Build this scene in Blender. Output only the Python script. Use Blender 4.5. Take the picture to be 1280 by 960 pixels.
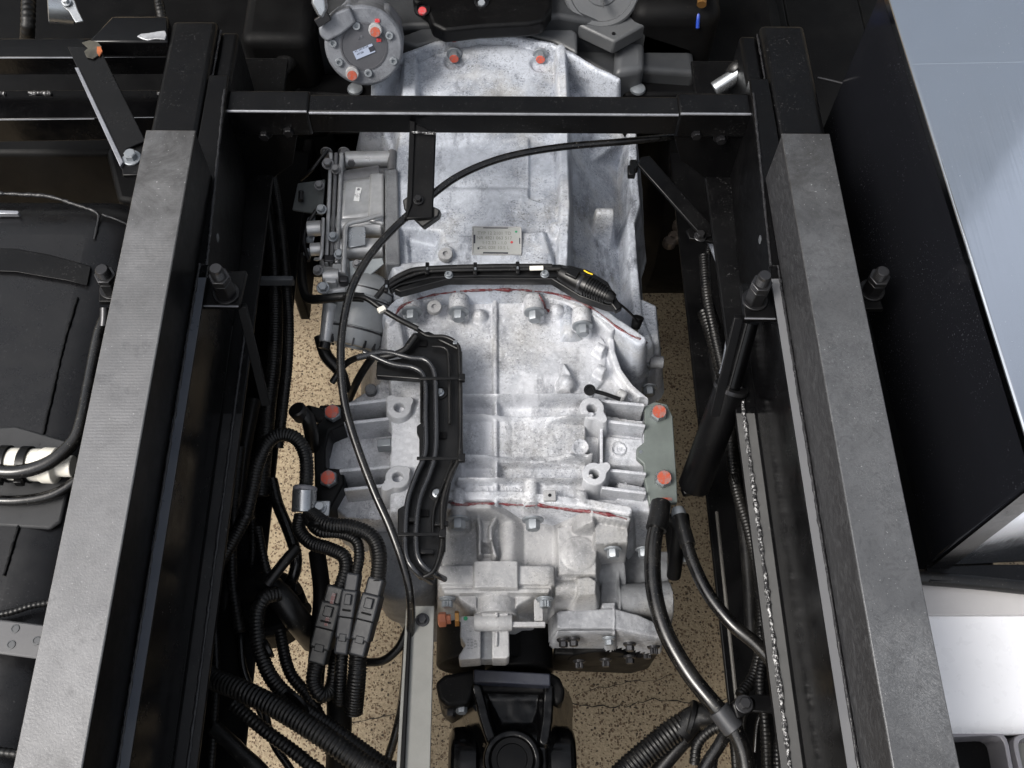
import bpy, bmesh, math, random
import numpy as np
from mathutils import Vector, Matrix
random.seed(7); np.random.seed(7)
for _o in list(bpy.data.objects): bpy.data.objects.remove(_o)
SC = bpy.context.scene
COL = SC.collection
# ------------------------------------------------------------------ camera (truck axis = +Y, up = +Z, z=0 is the top of the wear bars)
F, CX, CY, CAMH = 1262.5, 640.0, 480.0, 0.976
Yc = Vector((613-CX, CY+1900, -F)).normalized()
Zc = -Vector((613-CX, CY-1150, -F)).normalized()
Zc = (Zc - Yc*Zc.dot(Yc)).normalized()
Xc = Yc.cross(Zc)
RM = Matrix((Xc, Yc, Zc))                       # camera -> world
EYE = Vector((0, 0, CAMH))
camd = bpy.data.cameras.new("camera"); cam = bpy.data.objects.new("camera", camd); COL.objects.link(cam)
cam.matrix_world = Matrix.Translation(EYE) @ RM.to_4x4()
camd.sensor_width = 36; camd.lens = 36*F/1280; camd.clip_start = 0.02; camd.clip_end = 500
SC.camera = cam
# ------------------------------------------------------------------ daylight
SUN_EL, SUN_AZ = math.radians(51), math.radians(242)     # azimuth clockwise from +Y
w = bpy.data.worlds.new("World"); SC.world = w; w.use_nodes = True
nt = w.node_tree; bg = nt.nodes["Background"]
sky = nt.nodes.new("ShaderNodeTexSky"); sky.sky_type = 'NISHITA'; sky.sun_disc = False
sky.sun_elevation = SUN_EL; sky.sun_rotation = SUN_AZ; sky.air_density = 1.3; sky.dust_density = 6.0; sky.ozone_density = 1.0
hs = nt.nodes.new('ShaderNodeHueSaturation'); hs.inputs['Saturation'].default_value = .34      # hazy overcast: less blue
nt.links.new(sky.outputs[0], hs.inputs['Color']); 
# broken high cloud: the same soft variation over the whole sky
tc = nt.nodes.new("ShaderNodeTexCoord"); cn = nt.nodes.new("ShaderNodeTexNoise"); cn.inputs["Scale"].default_value = 1.7; cn.inputs["Detail"].default_value = 6; cn.inputs["Roughness"].default_value = .55; cn.inputs["Distortion"].default_value = .6
mr = nt.nodes.new("ShaderNodeMapRange"); mr.inputs["From Min"].default_value = .38; mr.inputs["From Max"].default_value = .66; mr.inputs["To Min"].default_value = .72; mr.inputs["To Max"].default_value = 1.75
vm = nt.nodes.new("ShaderNodeVectorMath"); vm.operation = 'SCALE'
nt.links.new(tc.outputs["Generated"], cn.inputs["Vector"]); nt.links.new(cn.outputs["Fac"], mr.inputs["Value"]); nt.links.new(hs.outputs[0], vm.inputs[0]); nt.links.new(mr.outputs[0], vm.inputs["Scale"]); nt.links.new(vm.outputs[0], bg.inputs[0]); bg.inputs[1].default_value = 0.15
sd = bpy.data.lights.new("sun", 'SUN'); sd.energy = 1.9; sd.angle = math.radians(20); sd.color = (1, .96, .9)
so = bpy.data.objects.new("sun", sd); COL.objects.link(so)
_sv = Vector((math.sin(SUN_AZ)*math.cos(SUN_EL), math.cos(SUN_AZ)*math.cos(SUN_EL), math.sin(SUN_EL)))
so.rotation_euler = _sv.to_track_quat('Z', 'Y').to_euler(); so.location = (0, -3, 5)
SC.view_settings.view_transform = 'Standard'; SC.view_settings.look = 'None'
SC.view_settings.exposure = 0.36; SC.view_settings.gamma = 1; SC.view_settings.use_curve_mapping = False
SC.render.engine = 'CYCLES'
SC.cycles.max_bounces = 6; SC.cycles.diffuse_bounces = 4; SC.cycles.glossy_bounces = 4
SC.cycles.sample_clamp_indirect = 6
try: SC.cycles.use_denoising = True
except Exception: pass

# ------------------------------------------------------------------ geometry helpers
def ray(px, py): return RM @ Vector(((px-CX)/F, (CY-py)/F, -1))
def P(px, py, z):
    d = ray(px, py); return EYE + d*((z-CAMH)/d.z)
def PY(px, py, y):
    d = ray(px, py); return EYE + d*(y/d.y)
def PX(px, py, x):
    d = ray(px, py); return EYE + d*(x/d.x)
def PP(px, py, p0, n):
    d = ray(px, py); return EYE + d*((p0-EYE).dot(n)/d.dot(n))
def depth(p): return -(RM.transposed() @ (p-EYE)).z
def s_(p): return depth(p)/F                      # metres per photo pixel at p
def V(*a): return Vector(a)

WL = {}
def link(o, parent=None):
    COL.objects.link(o)
    if parent is not None:
        o.parent = parent; o.matrix_parent_inverse = Matrix.Translation(-WL[parent.name])
    WL[o.name] = o.location.copy()
    return o
def tag(o, label=None, cat=None, group=None, kind=None):
    if label: o['label'] = label
    if cat: o['category'] = cat
    if group: o['group'] = group
    if kind: o['kind'] = kind
    return o
def thing(name, label, cat, loc, group=None):
    o = bpy.data.objects.new(name, None); o.location = loc; o.empty_display_size = .05
    link(o); return tag(o, label, cat, group)

def frame_axes(d):
    d = Vector(d).normalized()
    a = V(0, 0, 1) if abs(d.z) < .9 else V(0, 1, 0)
    u = a.cross(d).normalized(); return u, d.cross(u), d

def spline(pts, step=.006):
    """Catmull-Rom through pts, resampled evenly"""
    p = [Vector(q) for q in pts]
    if len(p) == 2: q = [p[0].lerp(p[1], i/20) for i in range(21)]
    else:
        e = [p[0]*2-p[1]] + p + [p[-1]*2-p[-2]]; q = []
        for i in range(1, len(e)-2):
            a, b, c, d = e[i-1:i+3]
            for k in range(24):
                t = k/24
                q.append(.5*((2*b)+(c-a)*t+(2*a-5*b+4*c-d)*t*t+(3*b-a-3*c+d)*t**3))
        q.append(p[-1])
    L = [0]
    for i in range(1, len(q)): L.append(L[-1]+(q[i]-q[i-1]).length)
    n = max(2, int(L[-1]/step)+1); out = []; j = 0
    for i in range(n):
        t = L[-1]*i/(n-1)
        while j < len(L)-2 and L[j+1] < t: j += 1
        f = (t-L[j])/max(L[j+1]-L[j], 1e-9); out.append(q[j].lerp(q[j+1], min(max(f, 0), 1)))
    return out

class M:
    def __init__(s): s.v = []; s.f = []
    def add(s, v, f):
        o = len(s.v); s.v += [Vector(q) for q in v]; s.f += [tuple(i+o for i in g) for g in f]; return s
    def prism(s, top, vec):
        n = len(top); vec = Vector(vec); top = [Vector(t) for t in top]
        nn = V(0, 0, 0)
        for i in range(n): nn += top[i].cross(top[(i+1) % n])
        if nn.dot(vec) > 0: top = top[::-1]
        s.add(top+[t+vec for t in top], [tuple(range(n)), tuple(range(2*n-1, n-1, -1))] + [(i, n+i, n+(i+1) % n, (i+1) % n) for i in range(n)]); return s
    def box(s, lo, hi):
        (a, b, c), (d, e, f) = lo, hi
        a, d = min(a, d), max(a, d); b, e = min(b, e), max(b, e); c, f = min(c, f), max(c, f)
        return s.prism([(a, b, f), (d, b, f), (d, e, f), (a, e, f)], (0, 0, c-f))
    def obox(s, c, u, v, w):
        """oriented box: centre and three half-vectors"""
        c, u, v, w = map(Vector, (c, u, v, w))
        return s.prism([c-u-v+w, c+u-v+w, c+u+v+w, c-u+v+w], -2*w)
    def lathe(s, o, axis, prof, n=24, ph=0):
        u, v, d = frame_axes(axis); o = Vector(o); vs = []; fs = []
        for t, r in prof:
            for i in range(n):
                a = 2*math.pi*i/n+ph; vs.append(o+d*t+(u*math.cos(a)+v*math.sin(a))*r)
        for k in range(len(prof)-1):
            for i in range(n):
                j = (i+1) % n; fs.append((k*n+i, k*n+j, (k+1)*n+j, (k+1)*n+i))
        fs.append(tuple(range(n-1, -1, -1))); m = (len(prof)-1)*n; fs.append(tuple(range(m, m+n)))
        return s.add(vs, fs)
    def cyl(s, a, b, r0, r1=None, n=20):
        a, b = Vector(a), Vector(b); return s.lathe(a, b-a, [(0, r0), ((b-a).length, r0 if r1 is None else r1)], n)
    def tube(s, path, r, n=10):
        m = len(path); vs = []; fs = []
        t = (path[1]-path[0]).normalized(); u = frame_axes(t)[0]
        for i in range(m):
            t = (path[min(i+1, m-1)]-path[max(i-1, 0)]).normalized()
            u = (u-t*u.dot(t)).normalized(); v = t.cross(u)
            rr = r[i] if hasattr(r, '__len__') else r
            for k in range(n):
                a = 2*math.pi*k/n; vs.append(path[i]+(u*math.cos(a)+v*math.sin(a))*rr)
        for i in range(m-1):
            for k in range(n):
                j = (k+1) % n; fs.append((i*n+k, i*n+j, (i+1)*n+j, (i+1)*n+k))
        fs.append(tuple(range(n-1, -1, -1))); fs.append(tuple(range((m-1)*n, m*n)))
        return s.add(vs, fs)
    def ribbon(s, path, ups, w, t):
        """flat bar along path: half width vector list"""
        vs = []; fs = []
        m = len(path)
        for p, (sd_, up) in zip(path, ups):
            vs += [p-sd_*w, p+sd_*w, p+sd_*w+up*t, p-sd_*w+up*t]
        for i in range(m-1):
            for k in range(4): fs.append((i*4+k, i*4+(k+1) % 4, i*4+4+(k+1) % 4, i*4+4+k))
        fs.append((3, 2, 1, 0)); fs.append(((m-1)*4, (m-1)*4+1, (m-1)*4+2, (m-1)*4+3))
        return s.add(vs, fs)
    def build(s, name, mat, parent=None, bevel=0, seg=2, ang=38, sub=0):
        me = bpy.data.meshes.new(name)
        lo = Vector([min(v[i] for v in s.v) for i in range(3)]); hi = Vector([max(v[i] for v in s.v) for i in range(3)])
        c = V((lo.x+hi.x)/2, (lo.y+hi.y)/2, lo.z)
        me.from_pydata([v-c for v in s.v], [], s.f); me.validate()
        bm = bmesh.new(); bm.from_mesh(me); bmesh.ops.recalc_face_normals(bm, faces=bm.faces); bm.to_mesh(me); bm.free()
        me.materials.append(mat)
        me.shade_smooth(); me.set_sharp_from_angle(angle=math.radians(ang))
        o = bpy.data.objects.new(name, me); o.location = c; link(o, parent)
        if bevel:
            b = o.modifiers.new("edge", 'BEVEL'); b.width = bevel; b.segments = seg; b.limit_method = 'ANGLE'; b.angle_limit = math.radians(32)
            b.harden_normals = False; b.use_clamp_overlap = True
        return o

def slab(name, pts, z, h, mat, parent=None, bevel=.002, seg=2):
    return M().prism([P(x, y, z) for x, y in pts], (0, 0, -h)).build(name, mat, parent, bevel, seg)
def slabs(m, pts, z, h): return m.prism([P(x, y, z) for x, y in pts], (0, 0, -h))
def plate3(m, pts, a, b, c, th):
    """polygon in the plane through three (px,py,z) points, thickness th away from the camera"""
    A, B, C = P(*a), P(*b), P(*c); n = (B-A).cross(C-A).normalized()
    if n.dot(EYE-A) < 0: n = -n
    return m.prism([PP(x, y, A, n) for x, y in pts], -n*th)

def hose(name, pts, rpx, mat, parent=None, corr=0, n=12, step=None, depthc=.10, amp=1.0):
    """pts: (px,py,z); rpx radius in photo pixels at the first point; corr = corrugation pitch in m"""
    w3 = [P(*p) for p in pts]; r = rpx*s_(w3[len(w3)//2])
    if pts[-1][1] > 944:                            # runs on behind the photographer
        d_ = (w3[-1]-w3[-2]).normalized(); d_ = (d_+V(0, -.8, -.1)).normalized(); w3 += [w3[-1]+d_*.12, w3[-1]+d_*.12+V(d_.x*.1, -.2, -.02)]
    if corr:
        path = spline(w3, corr/4); prof = [1.0, 1.0, 1-depthc, 1-depthc]
        rad = [r*prof[i % 4] for i in range(len(path))]
        return M().tube(path, rad, n).build(name, mat, parent, ang=60)
    path = spline(w3, step or max(.006, r*.7))
    return M().tube(path, r, n).build(name, mat, parent, ang=60)

BM = {}
def bolt_mesh(r, h, wash, kind):
    key = (round(r, 4), round(h, 4), round(wash, 4), kind)
    if key in BM: return BM[key]
    m = M()
    if wash: m.lathe((0, 0, 0), (0, 0, 1), [(0, r*wash), (r*.22, r*wash), (r*.3, r*wash*.93)], 22)
    b = r*.3 if wash else 0
    if kind == 'hex':
        m.lathe((0, 0, 0), (0, 0, 1), [(b, r), (b+h*.86, r), (b+h, r*.86)], 6)
        m.lathe((0, 0, 0), (0, 0, 1), [(b+h-.0004, r*.8), (b+h+.0003, r*.78)], 18)
    elif kind == 'flange':                         # flanged hex with dished top
        m.lathe((0, 0, 0), (0, 0, 1), [(b, r*1.35), (b+r*.2, r*1.35), (b+r*.42, r*.95)], 20)
        m.lathe((0, 0, 0), (0, 0, 1), [(b+r*.3, r), (b+h*.9, r), (b+h, r*.88)], 6)
    elif kind == 'socket':                         # socket cap screw
        m.lathe((0, 0, 0), (0, 0, 1), [(b, r), (b+h*.92, r), (b+h, r*.92), (b+h, r*.5), (b+h*.4, r*.48)], 18)
    elif kind == 'torx':
        vs = []
        m.lathe((0, 0, 0), (0, 0, 1), [(b, r*1.25), (b+r*.2, r*1.25), (b+r*.3, r)], 18)
        for k in range(3): m.lathe((0, 0, 0), (0, 0, 1), [(b+r*.2, r*.95), (b+h*.9, r*.95), (b+h, r*.8)], 4, k*math.pi/6)
    me = bpy.data.meshes.new("bolt_head"); me.from_pydata(m.v, [], m.f)
    bm = bmesh.new(); bm.from_mesh(me); bmesh.ops.recalc_face_normals(bm, faces=bm.faces); bm.to_mesh(me); bm.free()
    me.shade_smooth(); me.set_sharp_from_angle(angle=math.radians(35)); BM[key] = me
    return me
def bolt(parent, p, axis, r, mat, h=None, wash=1.45, kind='hex', name='bolt', spin=0):
    h = h or r*1.15
    src = bolt_mesh(r, h, wash, kind); key = (src.name, mat.name)
    if key not in BM:
        me = src.copy(); me.materials.clear(); me.materials.append(mat); BM[key] = me
    o = bpy.data.objects.new(name, BM[key])
    o.rotation_mode = 'QUATERNION'
    o.rotation_quaternion = Vector(axis).to_track_quat('Z', 'Y') @ Matrix.Rotation(spin, 3, 'Z').to_quaternion()
    o.location = p; return link(o, parent)

# height field for castings: one continuous cast surface with filleted ribs, bosses and pockets
def softpos(d, e): return np.sqrt(np.maximum(d+e, 0)**2+e*e)-e
def smax(a, b, r):
    h = np.maximum(r-np.abs(a-b), 0)/r; return np.maximum(a, b)+h*h*r*.25
def smin(a, b, r): return -smax(-a, -b, r)
def vnoise(X, Y, sc, seed):
    rs = np.random.RandomState(seed); T = rs.rand(64, 64)
    x = X*sc; y = Y*sc; xi = np.floor(x).astype(int); yi = np.floor(y).astype(int); fx = x-xi; fy = y-yi
    fx = fx*fx*(3-2*fx); fy = fy*fy*(3-2*fy); g = lambda i, j: T[i % 64, j % 64]
    return (g(xi, yi)*(1-fx)+g(xi+1, yi)*fx)*(1-fy)+(g(xi, yi+1)*(1-fx)+g(xi+1, yi+1)*fx)*fy-.5
class HF:
    def __init__(s, box, z, step, zbase):
        x0, y0, x1, y1 = box
        c = [P(x, y, zz) for x in (x0, x1) for y in (y0, y1) for zz in (z, z-.1)]
        xs = np.arange(min(q.x for q in c), max(q.x for q in c), step); ys = np.arange(min(q.y for q in c), max(q.y for q in c), step)
        s.xs, s.ys, s.step = xs, ys, step; s.X, s.Y = np.meshgrid(xs, ys); s.Z = np.full(s.X.shape, zbase); s.zb = zbase
    def poly(s, pts, z, rr=0):
        w3 = [P(x, y, z) for x, y in pts]; return s.wpoly([(q.x, q.y) for q in w3], rr)
    def wpoly(s, q, rr=0):
        X, Y = s.X, s.Y; d = np.full(X.shape, 1e9); inside = np.zeros(X.shape, bool); n = len(q)
        for i in range(n):
            ax, ay = q[i]; bx, by = q[(i+1) % n]; ex, ey = bx-ax, by-ay; wx, wy = X-ax, Y-ay
            t = np.clip((wx*ex+wy*ey)/max(ex*ex+ey*ey, 1e-12), 0, 1)
            d = np.minimum(d, (wx-ex*t)**2+(wy-ey*t)**2)
            c = ((ay > Y) != (by > Y)) & (X < (bx-ax)*(Y-ay)/((by-ay) if abs(by-ay) > 1e-12 else 1e-12)+ax)
            inside ^= c
        d = np.sqrt(d); d[inside] *= -1; return d-rr
    def seg(s, a, b, z, rpx):
        A, B = P(*a, z), P(*b, z); r = rpx*s_(A); ex, ey = B.x-A.x, B.y-A.y; wx, wy = s.X-A.x, s.Y-A.y
        t = np.clip((wx*ex+wy*ey)/max(ex*ex+ey*ey, 1e-12), 0, 1); return np.sqrt((wx-ex*t)**2+(wy-ey*t)**2)-r
    def line(s, pts, z, rpx):
        d = s.seg(pts[0], pts[1], z, rpx)
        for i in range(1, len(pts)-1): d = np.minimum(d, s.seg(pts[i], pts[i+1], z, rpx))
        return d
    def circ(s, c, z, rpx): return s.seg(c, (c[0]+.01, c[1]), z, rpx)
    def add(s, d, z, k=9, e=.0012, r=.003): s.Z = smax(s.Z, z-k*softpos(d, e), r); return s
    def cut(s, d, z, k=6, e=.0012, r=.003): s.Z = smin(s.Z, z+k*softpos(d, e), r); return s
    def ridge(s, a, b, zt, rpx, k=6, r=.004):
        """half-cylinder lying between photo points a and b, top at zt"""
        A, B = P(*a, zt), P(*b, zt); R = rpx*s_(A); ex, ey = B.x-A.x, B.y-A.y; L = math.hypot(ex, ey); ex /= L; ey /= L
        wx, wy = s.X-A.x, s.Y-A.y; t = wx*ex+wy*ey; q = np.abs(wx*ey-wy*ex)
        f = zt-R+np.sqrt(np.maximum(R*R-q*q, 0))-np.maximum(q-R*.98, 0)*k-k*1.5*(softpos(-t, .001)+softpos(t-L, .001))
        s.Z = smax(s.Z, f, r); return s
    def dome(s, c, zt, rpx, hgt, r=.004):
        C = P(*c, zt); R = rpx*s_(C); q = np.hypot(s.X-C.x, s.Y-C.y)
        s.Z = smax(s.Z, zt-hgt*(q/R)**2-np.maximum(q-R, 0)*4, r); return s
    def rough(s, a, sc, seed): s.Z = s.Z+vnoise(s.X, s.Y, sc, seed)*a; return s
    def zat(s, x, y):
        i = min(max((x-s.xs[0])/s.step, 0), len(s.xs)-1.001); j = min(max((y-s.ys[0])/s.step, 0), len(s.ys)-1.001)
        a, b = int(i), int(j); f, g = i-a, j-b; Z = s.Z
        return (Z[b, a]*(1-f)+Z[b, a+1]*f)*(1-g)+(Z[b+1, a]*(1-f)+Z[b+1, a+1]*f)*g
    def hit(s, px, py, lift=0, z0=-.2):
        d = ray(px, py); z = z0
        while z > s.zb:
            p = EYE+d*((z-CAMH)/d.z)
            if s.zat(p.x, p.y)+lift >= z: return p
            z -= .0008
        return EYE+d*((s.zb-CAMH)/d.z)
    def hit2(s, o, px, py, z0=-.2):
        d = ray(px, py); z = z0
        while z > s.zb:
            p = EYE+d*((z-CAMH)/d.z)
            if max(s.zat(p.x, p.y), o.zat(p.x, p.y)) >= z: return p
            z -= .0008
        return p
    def build(s, name, mat, parent, zcut=None):
        zc = zcut if zcut is not None else s.zb+.01
        ny, nx = s.X.shape; keep = s.Z > zc
        idx = np.arange(nx*ny).reshape(ny, nx)
        q = keep[:-1, :-1] | keep[1:, :-1] | keep[:-1, 1:] | keep[1:, 1:]
        f = np.stack([idx[:-1, :-1][q], idx[:-1, 1:][q], idx[1:, 1:][q], idx[1:, :-1][q]], 1)
        used = np.unique(f); mp = np.zeros(nx*ny, int); mp[used] = np.arange(len(used))
        v = np.stack([s.X.ravel()[used], s.Y.ravel()[used], np.maximum(s.Z.ravel()[used], zc-.01)], 1)
        c = v.mean(0); v = v-c
        me = bpy.data.meshes.new(name); me.vertices.add(len(v)); me.vertices.foreach_set("co", v.ravel())
        f = mp[f]; me.loops.add(f.size); me.loops.foreach_set("vertex_index", f.ravel())
        me.polygons.add(len(f)); me.polygons.foreach_set("loop_start", np.arange(0, f.size, 4)); me.update(calc_edges=True)
        me.materials.append(mat); me.shade_smooth(); me.set_sharp_from_angle(angle=math.radians(75))
        o = bpy.data.objects.new(name, me); o.location = Vector([float(t) for t in c]); return link(o, parent)
# ------------------------------------------------------------------ procedural materials
def lin(r, g, b):
    f = lambda c: (c/255/12.92) if c/255 <= .04045 else ((c/255+.055)/1.055)**2.4
    return (f(r), f(g), f(b), 1)
class N:
    """small node-tree writer"""
    def __init__(s, name):
        s.m = bpy.data.materials.new(name); s.m.use_nodes = True; s.t = s.m.node_tree
        s.b = s.t.nodes["Principled BSDF"]; s.co = s.t.nodes.new("ShaderNodeTexCoord").outputs["Object"]
        oi = s.t.nodes.new("ShaderNodeObjectInfo")
        s.oi = oi
    def n(s, typ, **kw):
        nd = s.t.nodes.new(typ)
        for k, v in kw.items():
            if k.startswith('_'): setattr(nd, k[1:], v)
            else:
                i = nd.inputs[k] if not k.isdigit() else nd.inputs[int(k)]
                if isinstance(v, bpy.types.NodeSocket): s.t.links.new(v, i)
                else: i.default_value = v
        return nd
    def scaled(s, v): 
        return s.n("ShaderNodeMapping", Vector=s.co, Scale=v).outputs[0]
    def noise(s, scale, detail=4, rough=.55, dist=0, vec=None):
        return s.n("ShaderNodeTexNoise", Vector=vec or s.co, Scale=scale, Detail=detail, Roughness=rough, Distortion=dist).outputs["Fac"]
    def ramp(s, x, a, b, lo=0., hi=1.):
        return s.n("ShaderNodeMapRange", Value=x, **{"From Min": a, "From Max": b, "To Min": lo, "To Max": hi}).outputs[0]
    def mix(s, f, a, b):
        nd = s.n("ShaderNodeMix", _data_type='RGBA')
        for sock, v in ((nd.inputs[0], f), (nd.inputs[6], a), (nd.inputs[7], b)):
            if isinstance(v, bpy.types.NodeSocket): s.t.links.new(v, sock)
            else: sock.default_value = v
        return nd.outputs[2]
    def math(s, op, a, b=0.):
        nd = s.n("ShaderNodeMath", _operation=op)
        for i, v in enumerate((a, b)):
            if isinstance(v, bpy.types.NodeSocket): s.t.links.new(v, nd.inputs[i])
            else: nd.inputs[i].default_value = v
        return nd.outputs[0]
    def bump(s, h, st=.3, d=.001, prev=None):
        kw = dict(Height=h, Strength=st, Distance=d)
        if prev: kw['Normal'] = prev
        return s.n("ShaderNodeBump", **kw).outputs[0]
    def set(s, **kw):
        mp = dict(col="Base Color", rough="Roughness", metal="Metallic", normal="Normal", spec="Specular IOR Level", coat="Coat Weight", croug="Coat Roughness", em="Emission Color")
        for k, v in kw.items():
            i = s.b.inputs[mp[k]]
            if isinstance(v, bpy.types.NodeSocket): s.t.links.new(v, i)
            else: i.default_value = v
        return s.m

def painted(name, col, rough=.35, dust=.25, speck=.5, spec=.5, dustcol=lin(120, 120, 118), bumps=.08):
    """paint with patchy dust, fine grit specks and roughness variation"""
    k = N(name)
    big = k.ramp(k.noise(7, 5, .65), .42, .75); fine = k.ramp(k.noise(360, 2), .64, .71)
    fine2 = k.math('MULTIPLY', fine, k.ramp(k.noise(25, 3), .42, .65))
    f = k.math('MAXIMUM', k.math('MULTIPLY', big, dust), k.math('MULTIPLY', fine2, speck))
    c = k.mix(f, col, dustcol)
    r = k.ramp(k.noise(18, 5, .7), .3, .7, rough-.07, rough+.16)
    return k.set(col=c, rough=r, spec=spec, normal=k.bump(k.noise(260, 3), bumps, .001))
def dusty(name, col, rough, spec):
    k = N(name); d = k.math('MULTIPLY', k.ramp(k.noise(14, 6, .75), .45, .75), .07)
    c = k.mix(d, col, lin(120, 116, 108)); c = k.mix(k.math('MULTIPLY', k.ramp(k.noise(380, 2), .66, .72), .3), c, lin(130, 126, 118))
    return k.set(col=c, rough=k.math('ADD', k.ramp(k.noise(40, 4), .3, .7, rough-.05, rough+.12), d), spec=spec, normal=k.bump(k.noise(300, 3), .06, .001))
def plain(name, col, rough=.4, metal=0., var=.15, bump=.1, bs=300, spec=.5):
    k = N(name); d = tuple(q*(1-var) for q in col[:3])+(1,)
    c = k.mix(k.ramp(k.noise(30, 5, .65), .35, .68), col, d)
    return k.set(col=c, rough=k.ramp(k.noise(50, 4), .3, .7, max(rough-.08, .02), rough+.1), metal=metal, spec=spec, normal=k.bump(k.noise(bs, 3), bump, .001))
def cast(name, light, mid, dark, metal=.22, stain=1., warm=.3):
    """weathered aluminium casting: chalky white oxide over grey metal, fine dark stipple, oily stains, sand-cast grain"""
    k = N(name)
    a = k.ramp(k.noise(11, 6, .7, .4), .42, .62)
    c = k.mix(a, light, mid)
    pit = k.ramp(k.noise(330, 3, .7, .4), .53, .64); zone = k.math('MULTIPLY', k.ramp(k.noise(16, 5, .7), .40, .56), k.ramp(k.noise(5.5, 3, .6), .36, .60, .15, 1.))
    c = k.mix(k.math('MULTIPLY', k.math('MULTIPLY', pit, zone), .7*stain), c, dark)              # stippled oxide
    st = k.n("ShaderNodeTexNoise", Vector=k.scaled((10, 4, 7)), Scale=2.6, Detail=7., Roughness=.72).outputs["Fac"]
    c = k.mix(k.math('MULTIPLY', k.ramp(st, .54, .70), .62*stain), c, dark)                         # oily stains
    wm = k.ramp(k.noise(9, 4, .6), .52, .75)
    c = k.mix(k.math('MULTIPLY', wm, warm), c, lin(186, 180, 166))
    fw = k.ramp(k.noise(240, 3, .7), .56, .68)
    c = k.mix(k.math('MULTIPLY', fw, .5), c, tuple(min(q*1.3, .86) for q in light[:3])+(1,))
    sp = k.ramp(k.noise(430, 2, .5), .69, .74)
    c = k.mix(k.math('MULTIPLY', sp, .6), c, lin(50, 52, 56))
    nrm = k.bump(k.noise(800, 3, .6), .25, .0007); nrm = k.bump(k.noise(150, 3, .55), .12, .001, nrm)
    return k.set(col=c, rough=k.ramp(k.noise(60, 4), .3, .7, .52, .72), metal=metal, normal=nrm, spec=.35)

BLK = painted("black_gloss_paint", lin(7, 7, 8), .16, .012, .25, .28, lin(70, 70, 72))
BLKD = painted("black_dull_paint", lin(5, 5, 6), .36, .02, .35, .18, lin(70, 70, 70))
FRAMEP = painted("black_frame_paint", lin(6, 6, 7), .32, .035, .6, .22, dustcol=lin(80, 80, 80))
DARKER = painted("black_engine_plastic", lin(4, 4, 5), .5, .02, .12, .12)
PLAS = plain("black_plastic", lin(10, 10, 11), .36, 0, .25, .15, spec=.35)
PLASG = plain("grey_black_plastic", lin(62, 63, 66), .45, 0, .3, .15)
RUB = dusty("black_rubber", lin(12, 12, 13), .34, .4)
CONV = dusty("conduit_plastic", lin(7, 7, 8), .36, .35)
GLOSSR = dusty("glossy_hose", lin(8, 8, 9), .2, .6)
TUBEG = plain("grey_tube", lin(40, 41, 44), .24, 0, .2, .08, spec=.8)
ALU = cast("cast_aluminium", lin(194, 196, 201), lin(154, 157, 163), lin(66, 69, 76))
ALUF = cast("cast_aluminium_front", lin(182, 187, 196), lin(140, 145, 154), lin(58, 61, 68), stain=1.3, warm=.4)
ALUS = cast("cast_aluminium_stained", lin(138, 142, 150), lin(100, 104, 112), lin(44, 46, 52), stain=1.5, warm=.35)
ALUM = cast("cast_aluminium_mid", lin(142, 144, 148), lin(112, 114, 119), lin(62, 64, 69), stain=.8, warm=.25)
ALUD = cast("cast_aluminium_dull", lin(116, 118, 121), lin(92, 94, 98), lin(52, 54, 58))
ALUN = cast("cast_aluminium_fresh", lin(160, 160, 161), lin(134, 135, 137), lin(80, 81, 83), stain=.75, warm=.3)
GREYP = painted("grey_engine_paint", lin(70, 72, 75), .42, .2, .2)
DGREYP = painted("dark_grey_engine_paint", lin(40, 42, 45), .45, .1, .2)
SATIN = plain("satin_alu", lin(184, 185, 186), .34, .45, .3, .08)
SATD = plain("satin_alu_dark", lin(122, 122, 124), .4, .45, .35, .1)
ZINC = plain("zinc_plated", lin(170, 174, 178), .3, .85, .3, .06)
ZINCD = plain("zinc_dull", lin(140, 145, 150), .42, .5, .25, .1)
STEELD = plain("dark_steel", lin(70, 70, 72), .35, .8, .35, .1)
BLKB = plain("black_bolt", lin(26, 26, 28), .35, .3, .3, .1)
BRASS = plain("brass", lin(178, 132, 78), .35, .8, .2, .06)
COPPER = plain("copper_fitting", lin(190, 120, 92), .45, .4, .2, .06)
WHITEP = plain("white_plastic", lin(232, 228, 216), .4, 0, .06, .03)
PAPER = plain("label_paper", lin(225, 226, 226), .5, 0, .06, .02)
INK = plain("print_ink", lin(40, 42, 52), .5, 0, .1, .02)
PAPERB = plain("label_paper_blue", lin(150, 160, 180), .45, 0, .1, .02)
GPLATE = plain("green_grey_plate", lin(98, 105, 102), .5, .1, .22, .12)
NPLATE = plain("name_plate", lin(160, 162, 160), .45, .3, .12, .05)
WHITE = plain("white_paint", lin(216, 217, 221), .3, 0, .03, .02)
GALV = plain("galvanised_steel", lin(122, 122, 118), .45, .3, .14, .12)
RIM = plain("grey_rim_plastic", lin(120, 119, 124), .4, 0, .12, .08)
YEL = plain("yellow_ink", lin(225, 190, 40), .5, 0, .1, .02)
BLUEC = plain("blue_cable", lin(30, 60, 150), .4, 0, .1, .02)
GREENI = plain("green_ink", lin(20, 130, 85), .5, 0, .1, .02)
def torque_paint(name, col):
    k = N(name); c = k.mix(k.ramp(k.noise(190, 6, .75), .47, .57), lin(*col), tuple(q*.4+.1 for q in lin(*col)[:3])+(1,))
    return k.set(col=c, rough=.45, normal=k.bump(k.noise(300, 4), .3, .001))
ORANGE = torque_paint("orange_torque_paint", (160, 70, 46))
ORANGED = torque_paint("red_torque_paint", (196, 80, 56))
REDP = torque_paint("red_marker_paint", (178, 34, 40))
SEAL = torque_paint("red_sealant", (98, 26, 32))
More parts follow.
